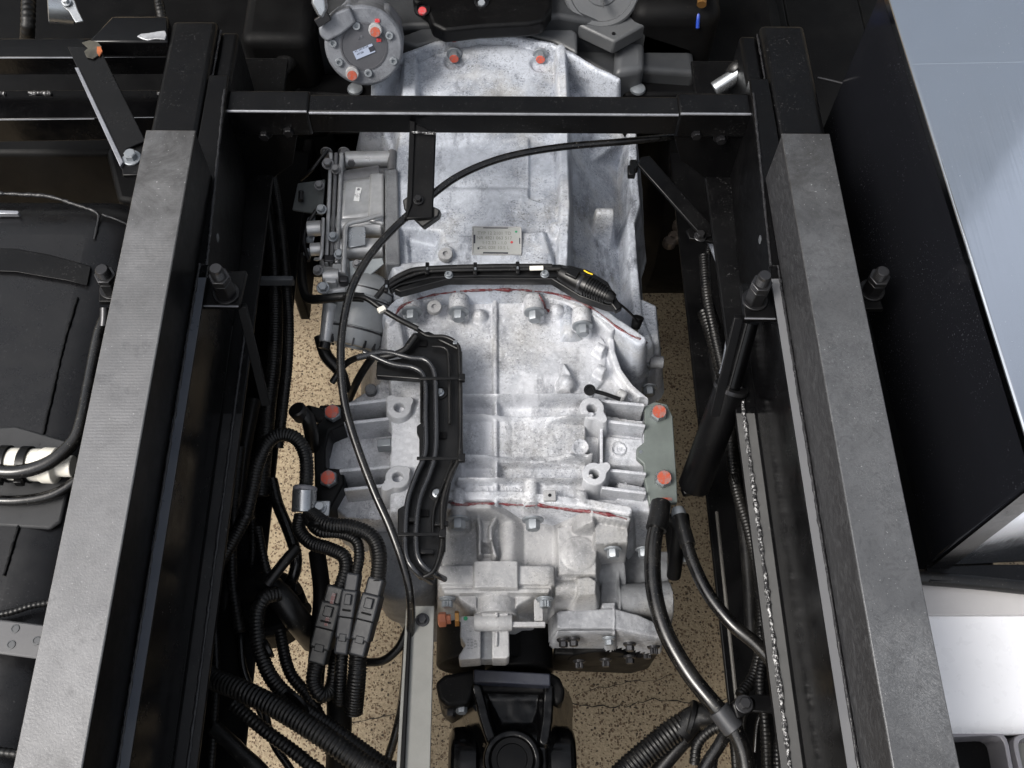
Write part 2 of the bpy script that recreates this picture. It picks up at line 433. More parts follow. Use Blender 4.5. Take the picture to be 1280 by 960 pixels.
def mk_weld():
    k = N("weld_bead"); f = k.ramp(k.noise(260, 4, .75), .5, .62)
    return k.set(col=k.mix(f, lin(40, 40, 42), lin(200, 200, 200)), rough=.34, metal=.5, normal=k.bump(k.noise(350, 4, .6), .9, .003))
WELD = mk_weld()
WELDB = plain("painted_weld", lin(40, 40, 42), .3, .2, .4, 1., 260)
def mk_bar(name, ribs):
    k = N(name)
    c = k.mix(k.ramp(k.noise(9, 6, .7), .3, .7), *((lin(104, 104, 105), lin(124, 124, 125)) if ribs else (lin(80, 81, 83), lin(102, 103, 105))))
    if ribs:
        wv = k.n("ShaderNodeTexWave", _bands_direction='Y', Vector=k.co, Scale=84., Distortion=.5, Detail=2.).outputs["Fac"]
        yy = k.n('ShaderNodeSeparateXYZ', Vector=k.co).outputs[1]
        msk = k.math('MULTIPLY', k.math('MULTIPLY', k.ramp(yy, .08, .24), k.ramp(yy, .58, .44)), k.ramp(k.noise(9, 3), .34, .6, .2, 1.))
        h = k.math('MULTIPLY', wv, msk); nrm = k.bump(h, .16, .0006)
        c = k.mix(k.math('MULTIPLY', k.ramp(wv, .5, .1), k.math('MULTIPLY', msk, .09)), c, lin(50, 50, 52))
    else:
        sw = k.noise(70, 3, .55, 5.0)                              # swirled moulding flow marks
        rg = k.math('ABSOLUTE', k.math('SUBTRACT', sw, .5))
        ln = k.ramp(rg, .0, .05, 1., 0.)
        msk = k.ramp(k.noise(6, 3), .42, .66, .05, 1.)
        nrm = k.bump(k.math('MULTIPLY', ln, msk), .28, .001)
        c = k.mix(k.math('MULTIPLY', k.math('MULTIPLY', ln, msk), .2), c, lin(168, 170, 172))
        c = k.mix(k.math('MULTIPLY', k.ramp(k.noise(60, 4, .7, 3.), .5, .65), .3), c, lin(52, 53, 55))
    sm = k.ramp(k.noise(6, 6, .7, .8), .54, .70); c = k.mix(k.math('MULTIPLY', sm, .35), c, lin(62, 61, 60))
    yl = k.n('ShaderNodeSeparateXYZ', Vector=k.co).outputs[1]; en = k.math('MULTIPLY', k.ramp(yl, .22, .56), k.ramp(k.noise(13, 6, .75, .6), .34, .62))
    c = k.mix(k.math('MULTIPLY', en, .75), c, lin(52, 51, 50))                 # dirt mottling, with dimmer reflection painted in towards the engine end
    dk = k.ramp(k.noise(26, 5, .75), .56, .70); c = k.mix(k.math('MULTIPLY', dk, .4), c, lin(60, 60, 62))
    sp = k.ramp(k.noise(300, 2), .7, .74); c = k.mix(k.math('MULTIPLY', sp, .4), c, lin(190, 190, 190))
    return k.set(col=c, metal=.5, rough=k.ramp(k.noise(30, 4), .3, .7, .36, .5), spec=.6, normal=k.bump(k.noise(500, 3), .2, .001, nrm))
BARL, BARR = mk_bar("ribbed_grey_bar", True), mk_bar("swirled_grey_bar", False)
def mk_steel():
    k = N("polished_stainless")
    st = k.n("ShaderNodeTexNoise", Vector=k.scaled((420, 6, 40)), Scale=1., Detail=3.).outputs["Fac"]
    r = k.ramp(st, .3, .7, .08, .17); sc = k.math('ADD', k.ramp(k.noise(160, 3, .6, 4.), .66, .72, 0., .12), k.ramp(k.noise(5, 5, .7, 1.), .45, .7, 0., .08))
    return k.set(col=lin(208, 213, 220), metal=1., rough=k.math('ADD', r, sc), normal=k.bump(k.noise(2.4, 2, .45), .35, .01))
STEEL = mk_steel()
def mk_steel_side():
    k = N("dark_reflection_side"); sp = k.math('MULTIPLY', k.ramp(k.noise(420, 2), .66, .72), k.ramp(k.noise(5, 5, .7), .46, .66))
    c = k.mix(sp, lin(23, 24, 28), lin(84, 86, 90))  # dark surroundings mirrored in the side are painted into this colour
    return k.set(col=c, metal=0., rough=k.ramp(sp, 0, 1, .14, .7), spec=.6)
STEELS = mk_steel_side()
def mk_ground():
    k = N("exposed_aggregate_concrete")
    wob = k.n("ShaderNodeTexNoise", Vector=k.co, Scale=45., Detail=2.).outputs["Color"]
    vec = k.n("ShaderNodeVectorMath", _operation='ADD', **{"0": k.co}); 
    sc = k.n("ShaderNodeVectorMath", _operation='SCALE', **{"0": wob}); sc.inputs[3].default_value = .012
    k.t.links.new(sc.outputs[0], vec.inputs[1]); vec = vec.outputs[0]
    base = k.mix(k.ramp(k.noise(5, 5, .6), .3, .7), lin(150, 135, 111), lin(128, 114, 94))
    base = k.mix(k.ramp(k.noise(150, 4, .6), .35, .7), base, lin(172, 157, 132))
    base = k.mix(k.math('MULTIPLY', k.ramp(k.noise(2.6, 6, .7, .6), .50, .70), .45), base, lin(104, 92, 78))      # old oil and tyre stains
    out = base; hs = None
    for scl, thr, colr, sz in ((130, .17, lin(68, 59, 51), .38), (160, .24, lin(104, 87, 70), .5), (250, .28, lin(96, 82, 68), .5)):
        v = k.n("ShaderNodeTexVoronoi", Vector=vec, Scale=float(scl))
        rnd = k.n("ShaderNodeSeparateColor", Color=v.outputs["Color"]).outputs[0]
        m = k.math('MULTIPLY', k.math('LESS_THAN', rnd, thr), k.ramp(v.outputs["Distance"], sz, sz-.1))
        out = k.mix(m, out, colr); hs = m if hs is None else k.math('ADD', hs, m)
    nrm = k.bump(k.math('ADD', k.noise(200, 4), k.math('MULTIPLY', hs, -.4)), .5, .003)
    return k.set(col=out, rough=.85, normal=nrm, spec=.25)
GROUND = mk_ground()

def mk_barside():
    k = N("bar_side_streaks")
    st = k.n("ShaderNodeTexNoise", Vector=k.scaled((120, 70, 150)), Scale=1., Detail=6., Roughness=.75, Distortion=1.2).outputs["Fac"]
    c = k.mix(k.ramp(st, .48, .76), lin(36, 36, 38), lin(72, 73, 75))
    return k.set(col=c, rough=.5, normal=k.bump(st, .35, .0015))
# ------------------------------------------------------------------ ground
gm = M(); 
gm.add([(-12, -12, 0), (12, -12, 0), (12, 14, 0), (-12, 14, 0)], [(0, 1, 2, 3)])
ground = gm.build("ground", GROUND); ground.location = (0, 1, -1.2); WL[ground.name] = ground.location.copy()
tag(ground, "beige speckled concrete yard under the truck", None, None, 'structure')
# cracks in the concrete: shallow irregular grooves
def crack(pts, w):
    p = spline([P(x, y, -1.2) for x, y in pts], .012); m = M(); vs = []; fs = []
    for i, q in enumerate(p):
        j = V(0, random.uniform(-.004, .004), 0); ww = w*random.uniform(.3, 1.2); vs += [q+j+V(0, -ww, .004), q+j+V(0, ww, .004)]
    for i in range(len(p)-1): fs.append((2*i, 2*i+2, 2*i+3, 2*i+1))
    m.add(vs, fs); o = m.build("ground_crack", plain("crack_dirt", lin(40, 34, 30), .9), ground)
crack([(420, 905), (480, 896), (560, 892), (640, 884), (700, 876), (730, 881), (775, 884), (810, 875), (850, 878), (960, 868)], .0013)
crack([(720, 868), (760, 858), (800, 852), (840, 846)], .0008)

# ------------------------------------------------------------------ wear bars on top of the chassis
def weld(name, parent, pts, r=.0035, mat=None):
    p = spline(pts, .004); rad = []; x = 0
    for i in range(len(p)):
        x = .6*x+.4*random.uniform(-1, 1); rad.append(r*(1+.12*math.sin(i*1.3)+.5*x))
    p = [q+V(random.uniform(-1, 1), random.uniform(-1, 1), random.uniform(-1, 1))*r*.18 for q in p]
    return M().tube(p, rad, 7).build(name, mat or WELD, parent, ang=70)
Y0 = -.35; YB = .878
EDGE_HL = plain("edge_highlight", lin(150, 152, 158), .34, .6, .35, .2)  # pale metal for strips that paint in bright edge highlights
LEDGE = painted("ledge_sheen", lin(98, 99, 102), .36, .2, .3); LEDGE2 = painted("ledge_sheen_dim", lin(70, 74, 82), .3, .2, .3); FLANGE = painted("flange_shading", lin(72, 72, 72), .42, .25, .4); FLANGE2 = painted("flange_shading_dark", lin(20, 20, 22), .36, .08, .4)  # sky sheen and side-to-side light painted as paler and darker copies
BARS = mk_barside()
for sx, mat, lab in ((-1, BARL, "light grey bar with fine cross ribbing lying along the chassis beside the black tank"), (1, BARR, "light grey bar with swirled mottled surface lying along the chassis beside the steel box")):
    t = thing("spacer_bar", lab, "spacer bar", V(sx*.4, Y0, -.088), "grey bars along the chassis")
    M().box((sx*.3695, Y0, -.088), (sx*.4305, YB-.0005, -.0033)).build("bar_side", BARS if sx > 0 else BLKD, t, .002, 2)  # tank-side bar gets black sides: its shaded face is painted in
    M().box((sx*.369, Y0, -.003), (sx*.431, YB, 0)).build("top_strip", mat, t, .0013, 2)
# chassis: subframe channel + main rail per side
YF = .735
for sx in (-1, 1):
    lab = ("black welded chassis rail under the ribbed bar, next to the tank" if sx < 0 else "black welded chassis rail under the swirled bar, mirroring the gearbox bolts")
    t = thing("chassis_rail", lab, "chassis rail", V(sx*.38, Y0, -.48), "chassis rails")
    m = M(); m.box((sx*.356, Y0, -.0885), (sx*.43, YF, -.0955)).box((sx*.358, Y0, -.0955), (sx*.366, YF, -.233)).box((sx*.358, Y0, -.233), (sx*.43, YF, -.2395))
    m.build("subframe_channel", BLK, t, .0015, 2)
    M().box((sx*.3563, Y0, -.088), (sx*.3690, YF-.02, -.0868)).build("ledge_sheen", LEDGE if sx > 0 else LEDGE2, t)
    M().box((sx*.3313, Y0, -.2404), (sx*.3560, .60, -.2392)).build("flange_shading", FLANGE if sx > 0 else FLANGE2, t)
    m = M(); m.box((sx*.331, Y0, -.2405), (sx*.43, 1.25, -.249)).box((sx*.422, Y0, -.249), (sx*.43, 1.25, -.467)).box((sx*.331, Y0, -.467), (sx*.43, 1.25, -.475))
    m.build("main_channel", FRAMEP, t, .002, 2)
    m = M(); m.box((sx*.376, .5, -.3), (sx*.4, 1.25, -.2497)); m.build("stiffener", BLKD, t)
    # tapered front ends of the subframe
    m = M(); m.prism([V(sx*.358, YF, -.0885), V(sx*.37, 1.06, -.0885), V(sx*.398, 1.06, -.0885), V(sx*.398, YF, -.0885)], (0, 0, -.15))
    m.build("tapered_end", BLKD, t, .002)
    weld("weld_bead", t, [V(sx*.3672, Y0, -.0865), V(sx*.3672, .2, -.0865), V(sx*.3672, YF, -.0865)], .0018, WELDB)
    weld("weld_bead", t, [V(sx*.3415, Y0, -.2388), V(sx*.3412, .2, -.2388), V(sx*.3418, YF, -.2388)], .0030 if sx > 0 else .0022, None if sx > 0 else WELDB)
    weld("weld_bead", t, [V(sx*.359, YF, -.0885), V(sx*.372, 1.03, -.087)], .002, WELDB)
    # front box section
    m = M(); m.box((sx*.399, .74, -.09), (sx*.466, 1.17, -.30)); b = m.build("front_box_section", FRAMEP, t, .008, 3)
    m = M(); m.box((sx*.372, .9, -.107), (sx*.3985, 1.165, -.3)); m.build("inner_plate", BLKD, t, .006, 3)
    weld("weld_bead", t, [V(sx*.397, .75, -.101), V(sx*.397, 1.16, -.101)], .0018, WELDB)
    # round bolt through the gap
    m = M(); m.cyl((sx*.36, .80, -.03-.09), (sx*.46, .80, -.03-.09), .006); m.build("through_bolt", ZINC, t)
# bolt ends beside the bar ends
def stud(px, py, z, length, parent, r, rn):
    p = P(px, py, z); m = M()
    m.cyl(p, p+V(0, 0, .004), rn*1.22, None, 24); m.build("washer", BLKB, parent, .0008)
    m = M(); m.cyl(p+V(0, 0, .004), p+V(0, 0, .004+length*.48), rn, None, 6); m.build("lower_nut", BLKB, parent, .0012)
    m = M(); m.cyl(p+V(0, 0, .0045+length*.48), p+V(0, 0, .0045+length*.66), rn, None, 6); m.build("upper_nut", STEELD, parent, .001)
    m = M(); prof = [(length*.6, r)]
    tt = length*.66
    while tt < length: prof += [(tt, r), (tt+.0012, r*.91)]; tt += .0024
    prof += [(length*1.02, r*.9), (length*1.04, r*.8)]
    m.lathe(p, (0, 0, 1), prof, 20); m.build("stud", STEELD, parent)
for sx, side in ((-1, "ribbed"), (1, "swirled")):
    inner = [(218, 381), (224, 340), (308, 338), (298, 382)] if sx < 0 else [(1004, 398), (1000, 357), (926, 354), (931, 397)]
    t = thing("clamp_plate", f"black clamp plate with tall stud and nut on the inner side of the {side} bar", "clamp plate", P(*inner[0], -.1), "stud clamp plates")
    m = slabs(M(), inner, -.1, .010); m.build("plate", BLKD, t, .0012)
    e0, e1 = P(*inner[0], -.1), P(*inner[3], -.1); M().tube([e0+V(0, -.0005, -.0012), e1+V(0, -.0005, -.0012)], .0011, 6).build("edge_highlight", EDGE_HL, t)
    g = P(*((308, 384) if sx < 0 else (918, 398)), -.112); M().prism([g, g+V(sx*.012, 0, 0), g+V(-sx*.008, -.09, -.10), g+V(-sx*.020, -.09, -.10)], (0, .006, 0)).build("gusset", BLKD, t, .001)
    stud(283 if sx < 0 else 943, 368 if sx < 0 else 376, -.1, .056, t, .0085, .0135)
    outer = [(123, 377), (125, 352), (165, 352), (160, 377)] if sx < 0 else [(1105, 386), (1092, 352), (1060, 352), (1064, 386)]
    t = thing("clamp_plate", f"black clamp plate with stud on the outer side of the {side} bar, half hidden", "clamp plate", P(*outer[0], -.1), "stud clamp plates")
    m = slabs(M(), outer, -.1, .008); m.build("plate", BLKD, t, .0012)
    stud(142 if sx < 0 else 1089, 362 if sx < 0 else 364, -.1, .044, t, .0085, .0135)
# ------------------------------------------------------------------ cross member
ym = P(620, 142, -.1).y; yb = P(620, 115, -.1).y
zb = PY(620, 171, ym).z
t = thing("cross_member", "black square-section cross member spanning the frame above the gearbox", "cross member", V(0, ym, zb))
xl, xr = P(385, 142, -.1).x, P(849, 142, -.1).x
M().box((xl-.03, ym+.003, zb+.002), (xr+.03, yb-.003, -.1025)).build("tube", FRAMEP, t, .004, 3)
for a, b in ((-.371, xl), (xr, .371)):
    M().box((a, ym, zb), (b, yb, -.0985)).build("end_sleeve", FRAMEP, t, .004, 3)
for x0, x1 in ((-.37, xl-.002), (xl+.001, xr-.001), (xr+.002, .37)):
    M().tube([V(x0, ym+.0008, -.0992 if x0 < xl or x0 > xr else -.1018), V(x1, ym+.0008, -.0992 if x0 < xl or x0 > xr else -.1018)], .0019, 8).build("edge_highlight", EDGE_HL, t)  # highlight along the front top edge, drawn as a pale strip
for sx, pts, bl in ((-1, [(288, 168), (372, 168), (366, 205), (318, 240), (300, 240)], [(331, 166), (361, 161)]), (1, [(842, 168), (946, 168), (930, 240), (905, 240), (850, 200)], [(870, 165), (901, 171)])):
    M().prism([PY(x, y, ym+.004) for x, y in pts], (0, .008, 0)).build("gusset_plate", BLKD, t, .001)
    for x, y in bl: bolt(t, PY(x, y, ym+.004-.0005), (0, -1, 0), .0075, BLKB, .008, 1.5, 'hex')
# hanging bracket with cable clip
t = thing("hanging_bracket", "flat black bracket hanging from the cross member, holding the long cable", "bracket", P(525, 170, -.13))
plate3(M(), [(512, 150), (545, 166), (541, 272), (507, 274), (511, 200)], (512, 160, -.12), (545, 160, -.12), (525, 274, -.15), .006).build("strap", BLKD, t, .002)
plate3(M(), [(512, 150), (519, 152), (515, 255), (508, 272)], (512, 160, -.117), (519, 160, -.117), (512, 272, -.147), .018).build("rib", BLKD, t, .001)
weld("weld_bead", t, [P(515, 165, -.115), P(545, 167, -.115)], .0018)
bolt(t, P(523, 250, -.142), (0, -.2, 1), .005, BLKB)
m = plate3(M(), [(503, 250), (512, 243), (550, 262), (548, 270), (528, 284), (505, 262)], (505, 250, -.150), (550, 262, -.150), (525, 284, -.162), .018); m.build("cable_clip", PLAS, t, .002)
# ------------------------------------------------------------------ far cross beams and brace (upper corner)
t = thing("side_beam", "upper black welded beam running outward from the frame, crossed by the brace", "beam", P(100, 70, -.12), "black side beams")
M().prism([P(x, y, -.12) for x, y in [(-60, 48), (213, 48), (213, 71), (-60, 72)]], (0, 0, -.035)).build("flange", BLK, t, .0015)
M().prism([P(x, y, -.09) for x, y in [(140, 20), (210, 20), (210, 52), (110, 52)]], (0, 0, -.03)).build("upper_plate", BLK, t, .003)
M().prism([P(x, y, -.0885) for x, y in [(171, 45), (176, 42), (186, 41), (197, 39), (206, 38), (208, 43), (206, 49), (195, 48), (184, 50), (177, 48)]], (0, 0, -.003)).build("bright_weld", plain("bright_weld", lin(190, 192, 196), .35, .5, .6, 1., 300), t, .0008)
M().tube([P(-60, 72.5, -.121), P(92, 72, -.121)], .0010, 6).build("edge_highlight", EDGE_HL, t); M().tube([P(124, 71.5, -.121), P(212, 71, -.121)], .0007, 6).build("edge_highlight", EDGE_HL, t)
t = thing("side_beam", "lower black channel beam with short weld spots above the round tank", "beam", P(100, 148, -.2), "black side beams")
yy = P(100, 148, -.2).y
M().prism([P(x, y, -.2) for x, y in [(-60, 113), (214, 112), (214, 146), (-60, 150)]], (0, 0, -.05)).build("channel", BLK, t, .0015)
M().tube([P(-60, 150.5, -.201), P(118, 148.5, -.201)], .0008, 6).build("edge_highlight", EDGE_HL, t); M().tube([P(160, 147, -.201), P(214, 146.3, -.201)], .0006, 6).build("edge_highlight", EDGE_HL, t)
for a, b in ((-8, 6), (36, 64), (197, 214)): weld("weld_bead", t, [P(a, 117, -.198), P((a+b)/2, 116, -.198), P(b, 117, -.198)], .003)
t = thing("diagonal_brace", "black flat diagonal brace with bright edge, bolted down at its lower end", "brace", P(165, 200, -.1))
plate3(M(), [(84, 58), (125, 60), (182, 176), (158, 186), (152, 205)], (84, 58, -.085), (125, 60, -.085), (165, 195, -.1), .005).build("bar", BLK, t, .0012)
plate3(M(), [(93, 84), (98, 84), (154, 202), (150, 208)], (84, 58, -.082), (125, 60, -.082), (165, 195, -.097), .02).build("bent_edge", EDGE_HL, t, .0008)  # bent edge coloured bright to carry its highlight
plate3(M(), [(151, 186), (160, 178), (198, 174), (188, 218), (153, 219)], (151, 186, -.103), (198, 176, -.103), (160, 219, -.103), .006).build("foot_plate", FRAMEP, t, .0012)
bolt(t, P(165, 198, -.1027), (0, 0, 1), .0085, ZINCD, .009, 1.5)
pz = P(112, 60, -.08)
M().prism([P(x, y, -.0835) for x, y in [(102, 53), (112, 50), (122, 52), (127, 58), (126, 66), (121, 70), (116, 73), (108, 71), (105, 64), (110, 60)]], (0, 0, -.002)).build("burnt_paint", plain("burnt_paint", lin(74, 72, 64), .7, 0, .7, .8, 120), t, .0006)
M().prism([P(x, y, -.0832) for x, y in [(121, 58), (126, 58), (128, 64), (124, 70), (121, 66)]], (0, 0, -.002)).build("rust_spot", plain("rust", lin(168, 92, 50), .7, 0, .5, .6, 200), t, .0004)
# silver clamp
t = thing("band_clamp", "bright zinc band clamp at the upper edge beside the ribbed hose", "clamp", P(75, 15, -.12))
c = P(76, 6, -.12)
M().lathe(c, V(.9, .2, -.3), [(-.018, .026), (-.017, .028), (.017, .028), (.018, .026)], 26).build("band", ZINC, t)
plate3(M(), [(80, -6), (93, 0), (97, 12), (104, 26), (94, 28), (86, 14), (78, 8)], (80, 0, -.09), (93, 0, -.09), (94, 28, -.1), .004).build("latch", ZINC, t, .001)
bolt(t, P(83, 2, -.088), (0, -.4, 1), .005, ZINC)
tag(hose("ribbed_hose", [(38, -30, -.16), (36, 0, -.16), (35, 30, -.17), (34, 50, -.2)], 9, CONV, None, .009), "black ribbed hose in the far upper corner", "hose")
# ------------------------------------------------------------------ black round-shouldered tank
ztop = -.19
t = thing("black_tank", "large black rounded tank with strap and weld seams beside the ribbed bar", "tank", P(60, 600, ztop-.4))
yA = P(60, 228, ztop).y+.022
M().box((-.84, -.4, ztop-.34), (-.452, yA, ztop)).build("shell", painted("tank_paint", lin(13, 13, 15), .26, .02, .3, .4, lin(80, 80, 82)), t, .115, 14)
za = ztop+.001
def TP(px, py, up=.001):
    z = ztop
    for _ in range(8):
        p = P(px, py, z); u = max(p.x+.567, 0); z = ztop-(.115-math.sqrt(max(.115**2-min(u, .11)**2, 0)))+up
    return P(px, py, z)
weld("weld_seam", t, [TP(-20, 241), TP(25, 243), TP(62, 246), TP(95, 256), TP(118, 264), TP(124, 270)], .0026, WELDB)
weld("weld_seam", t, [TP(124, 270), TP(121, 285), TP(118, 300)], .0022, WELDB)
weld("weld_seam", t, [TP(128, 268), TP(150, 276), TP(162, 282)], .0018, WELDB)
weld("weld_seam", t, [TP(97, 372), TP(80, 430), TP(64, 500), TP(40, 600), TP(5, 720)], .0018, BLKD)
m = M(); top_ = [(-30, 309), (20, 311), (60, 318), (90, 326), (114, 333)]; bot_ = [(-30, 338), (20, 340), (55, 346), (85, 351), (109, 357)]
vs = [TP(*q, .006) for q in top_]+[TP(*q, .006) for q in bot_]+[TP(*q, -.006) for q in top_]+[TP(*q, -.006) for q in bot_]; fs = []
for i in range(4): fs += [(i, i+1, 6+i, 5+i), (10+i, 11+i, i+1, i), (5+i, 6+i, 16+i, 15+i)]
fs += [(4, 14, 19, 9), (0, 5, 15, 10)]
m.add(vs, fs).build("strap", FRAMEP, t, .001)
M().prism([P(x, y, ztop+.004) for x, y in [(-14, 262), (22, 263), (24, 265), (22, 267), (-14, 267)]], (0, 0, -.008)).build("bright_edge", EDGE_HL, t, .001)
M().prism([P(x, y, ztop+.003) for x, y in [(-40, 536), (20, 532), (86, 551), (88, 600), (76, 652), (62, 661), (-40, 655)]], (0, 0, -.006)).build("rubber_pad", plain("rubber_pad", lin(40, 41, 43), .6), t, .003)
# fittings on the tank
zt = ztop+.022
t = thing("white_fitting", "white plastic pipe fitting strapped with two black ties on the tank", "pipe fitting", P(30, 580, ztop))
a, b = P(-40, 578, zt), P(92, 583, zt); d = b-a
M().lathe(a, d, [(0, .020), (d.length*.70, .020), (d.length*.72, .022), (d.length*.84, .022), (d.length*.86, .0135), (d.length, .013)], 28).build("body", WHITEP, t, .001)
for f in (.36, .56):
    M().lathe(a+d*f, d, [(-.006, .0215), (-.005, .0228), (.005, .0228), (.006, .0215)], 28).build("tie", PLAS, t)
    M().obox(a+d*(f-.02)+V(0, -.022, .004), (.005, 0, 0), (0, .006, 0), (0, 0, .006)).build("tie_lock", PLAS, t, .001)
tag(hose("coolant_hose", [(-30, 585, zt+.02), (20, 590, zt+.022), (62, 578, zt+.024), (92, 552, zt+.026), (103, 525, zt+.027), (110, 490, zt+.02), (124, 420, zt+.02), (133, 395, zt+.015)], 8.5, GLOSSR), "glossy black hose curving over the white fitting and up beside the ribbed bar", "hose", "black hoses on the tank")
tag(hose("coolant_hose", [(-30, 624, zt-.008), (20, 626, zt-.008), (60, 620, zt-.008), (85, 608, zt-.006), (104, 592, zt-.004)], 6.5, GLOSSR), "thin glossy black hose curving below the white fitting", "hose", "black hoses on the tank")
tag(hose("ribbed_cable", [(-30, 772, ztop+.015), (10, 766, ztop+.016), (40, 757, ztop+.016), (70, 752, ztop+.014)], 4.5, CONV, None, .005), "thin ribbed black cable lying across the tank near the grey bracket", "cable")
t = thing("flat_bracket", "flat grey bracket with three round dimples emerging from under the ribbed bar", "bracket", P(20, 800, ztop+.02))
M().prism([P(x, y, ztop+.03) for x, y in [(-30, 772), (8, 775), (72, 783), (66, 826), (0, 817), (-30, 813)]], (0, 0, -.005)).build("plate", painted("bracket_grey", lin(84, 84, 86), .45, .2, .2), t, .002)
for x, y in ((19, 786), (14, 806), (46, 801)): M().lathe(P(x, y, ztop+.0297), (0, 0, 1), [(0, .0052), (.0012, .0048), (.0013, .0036), (.0006, .0034)], 20).build("dimple", GREYP, t)
tag(hose("ribbed_cable", [(-30, 935, ztop+.02), (10, 941, ztop+.02), (40, 944, ztop+.02)], 6, CONV, None, .006), "short ribbed black cable end at the lower corner of the tank", "cable")
# pipe union beside the bar end
tag(hose("steel_union", [(131, 385, -.12), (131, 396, -.125), (130, 408, -.13)], 6, STEELD), "small steel pipe union under the outer stud", "pipe union")
# ------------------------------------------------------------------ polished box
zt2 = .05
t = thing("steel_box", "large polished stainless box with mirror top and dark glossy side", "steel box", V(.6, .7, -.2))
T = P(1298, 595, zt2); Fr = P(1112, 0, zt2); d = (T-Fr).normalized(); Fr = Fr-d*.035
hh = .285; out = V(d.y, -d.x, 0)
if out.x < 0: out = -out
th = .003
# base block carries side and end; the lid sits on it
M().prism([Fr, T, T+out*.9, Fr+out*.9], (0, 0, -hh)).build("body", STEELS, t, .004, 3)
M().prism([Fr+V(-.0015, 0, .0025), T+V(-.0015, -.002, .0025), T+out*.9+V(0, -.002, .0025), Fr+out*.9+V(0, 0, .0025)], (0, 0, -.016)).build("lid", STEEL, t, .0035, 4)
M().prism([T+V(.004, -.0006, -.015), T+out*.89+V(0, -.0006, -.015), T+out*.89+V(0, -.0006, -hh+.004), T+V(.004, -.0006, -hh+.004)], (0, -.0015, 0)).build("end_panel", STEEL, t)
M().prism([T+V(.0005, -.0025, -.02), T+V(.026, -.0025, -.02), T+V(.026, -.0025, -hh+.001), T+V(.0005, -.0025, -hh+.001)], (0, -.002, 0)).build("edge_trim", BLK, t)
q = P(1140, 80, zt2+.0026); M().tube([q-V(0, 0, .0003), q+out*.5-V(0, 0, .0003)], .0005, 6).build("lid_seam", STEEL, t)
# rear flange
yl = T.y
B = T-V(0, 0, hh)
M().prism([B+V(-.004, .0, -.0005), B+V(-.004, -.022, -.0005), B+V(.6, -.022, -.0005), B+V(.6, .0, -.0005)], (0, 0, -.006)).build("rear_flange", BLK, t, .001)
# dust lines welded across the lid
# ------------------------------------------------------------------ pale panel, rubber edge, tray (lower corner)
zp = -.26
t = thing("step_cover", "smooth white side panel with grey upper flange at the lower corner", "cover", P(1220, 830, zp-.1))
m = M(); A = [(1110, 770), (1330, 770)]; sec = [(770, 0), (790, -.0005), (840, -.002), (872, -.004), (890, -.009), (903, -.018), (912, -.03)]
vs = []; fs = []
for y, dz in sec:
    for x in (1100, 1340): vs.append(P(x, y, zp)+V(0, 0, dz))
for y, dz in sec[::-1]:
    for x in (1100, 1340): vs.append(P(x, y, zp)+V(0, 0, dz-.012))
n = len(vs)//2
for i in range(n-1): fs.append((2*i, 2*i+1, 2*i+3, 2*i+2))
fs.append((2*n-2, 2*n-1, 1, 0)); fs.append(tuple(range(0, 2*n, 2))); fs.append(tuple(range(1, 2*n, 2)))
m.add(vs, fs).build("white_sheet", WHITE, t, 0)
M().prism([P(x, y, zp+.006) for x, y in [(1100, 722), (1340, 742), (1340, 769), (1100, 769)]], (0, 0, -.02)).build("grey_flange", plain("grey_flange_paint", lin(176, 174, 174), .45, .1, .06), t, .001)
M().tube(spline([P(1130, 720, zp+.016), P(1220, 727, zp+.016), P(1340, 740, zp+.016)], .02), .010, 14).build("rubber_edge", RUB, t)
t = thing("battery_tray", "black plastic tray with grey rounded rims at the lower corner", "tray", P(1230, 940, -.3))
def rimtray(x0, x1, xb0, xb1, nm):
    pts = []
    c = [(x0, 918), (x1, 914), (xb1, 1010), (xb0, 1010)]
    w3 = [P(x, y, -.29) for x, y in c]
    loop = []
    for i in range(4):
        a, b, cc = w3[i-1], w3[i], w3[(i+1) % 4]
        for q in range(5):
            f = q/4; p1 = b+(a-b).normalized()*.016; p2 = b+(cc-b).normalized()*.016
            loop.append((1-f)**2*p1+2*f*(1-f)*b+f*f*p2)
    cen = sum(loop, V(0, 0, 0))/len(loop); inn = [p+(cen-p).normalized()*.006 for p in loop]; n = len(loop)
    vs = [p for p in loop]+inn+[p-V(0, 0, .05) for p in loop]+[p-V(0, 0, .05) for p in inn]; fs = []
    for i in range(n):
        j = (i+1) % n; fs += [(i, j, n+j, n+i), (2*n+j, 2*n+i, 3*n+i, 3*n+j), (i, 2*n+i, 2*n+j, j), (n+j, 3*n+j, 3*n+i, n+i)]
    M().add(vs, fs).build("rim", RIM, t, .001)
    M().prism([p-V(0, 0, .046) for p in inn], (0, 0, -.003)).build("tray_floor", DARKER if nm else GALV, t)
rimtray(1150, 1258, 1150, 1276, 1); rimtray(1264, 1380, 1284, 1400, 0)
def text(s, p, u, v, size, mat, parent, name="lettering", ext=.0003):
    """flat lettering with its baseline direction u and up direction v"""
    c = bpy.data.curves.new(name, 'FONT'); c.body = s; c.size = size; c.extrude = ext; c.align_x = 'CENTER'; c.align_y = 'CENTER'
    o = bpy.data.objects.new("tmp", c); COL.objects.link(o); dg = bpy.context.evaluated_depsgraph_get()
    me = bpy.data.meshes.new_from_object(o.evaluated_get(dg)); bpy.data.objects.remove(o)
    me.name = name; me.materials.clear(); me.materials.append(mat)
    u = Vector(u).normalized(); nn = u.cross(Vector(v)).normalized(); v = nn.cross(u)
    q = bpy.data.objects.new(name, me); q.rotation_mode = 'QUATERNION'
    q.rotation_quaternion = Matrix((u, v, nn)).transposed().to_quaternion(); q.location = p
    return link(q, parent)
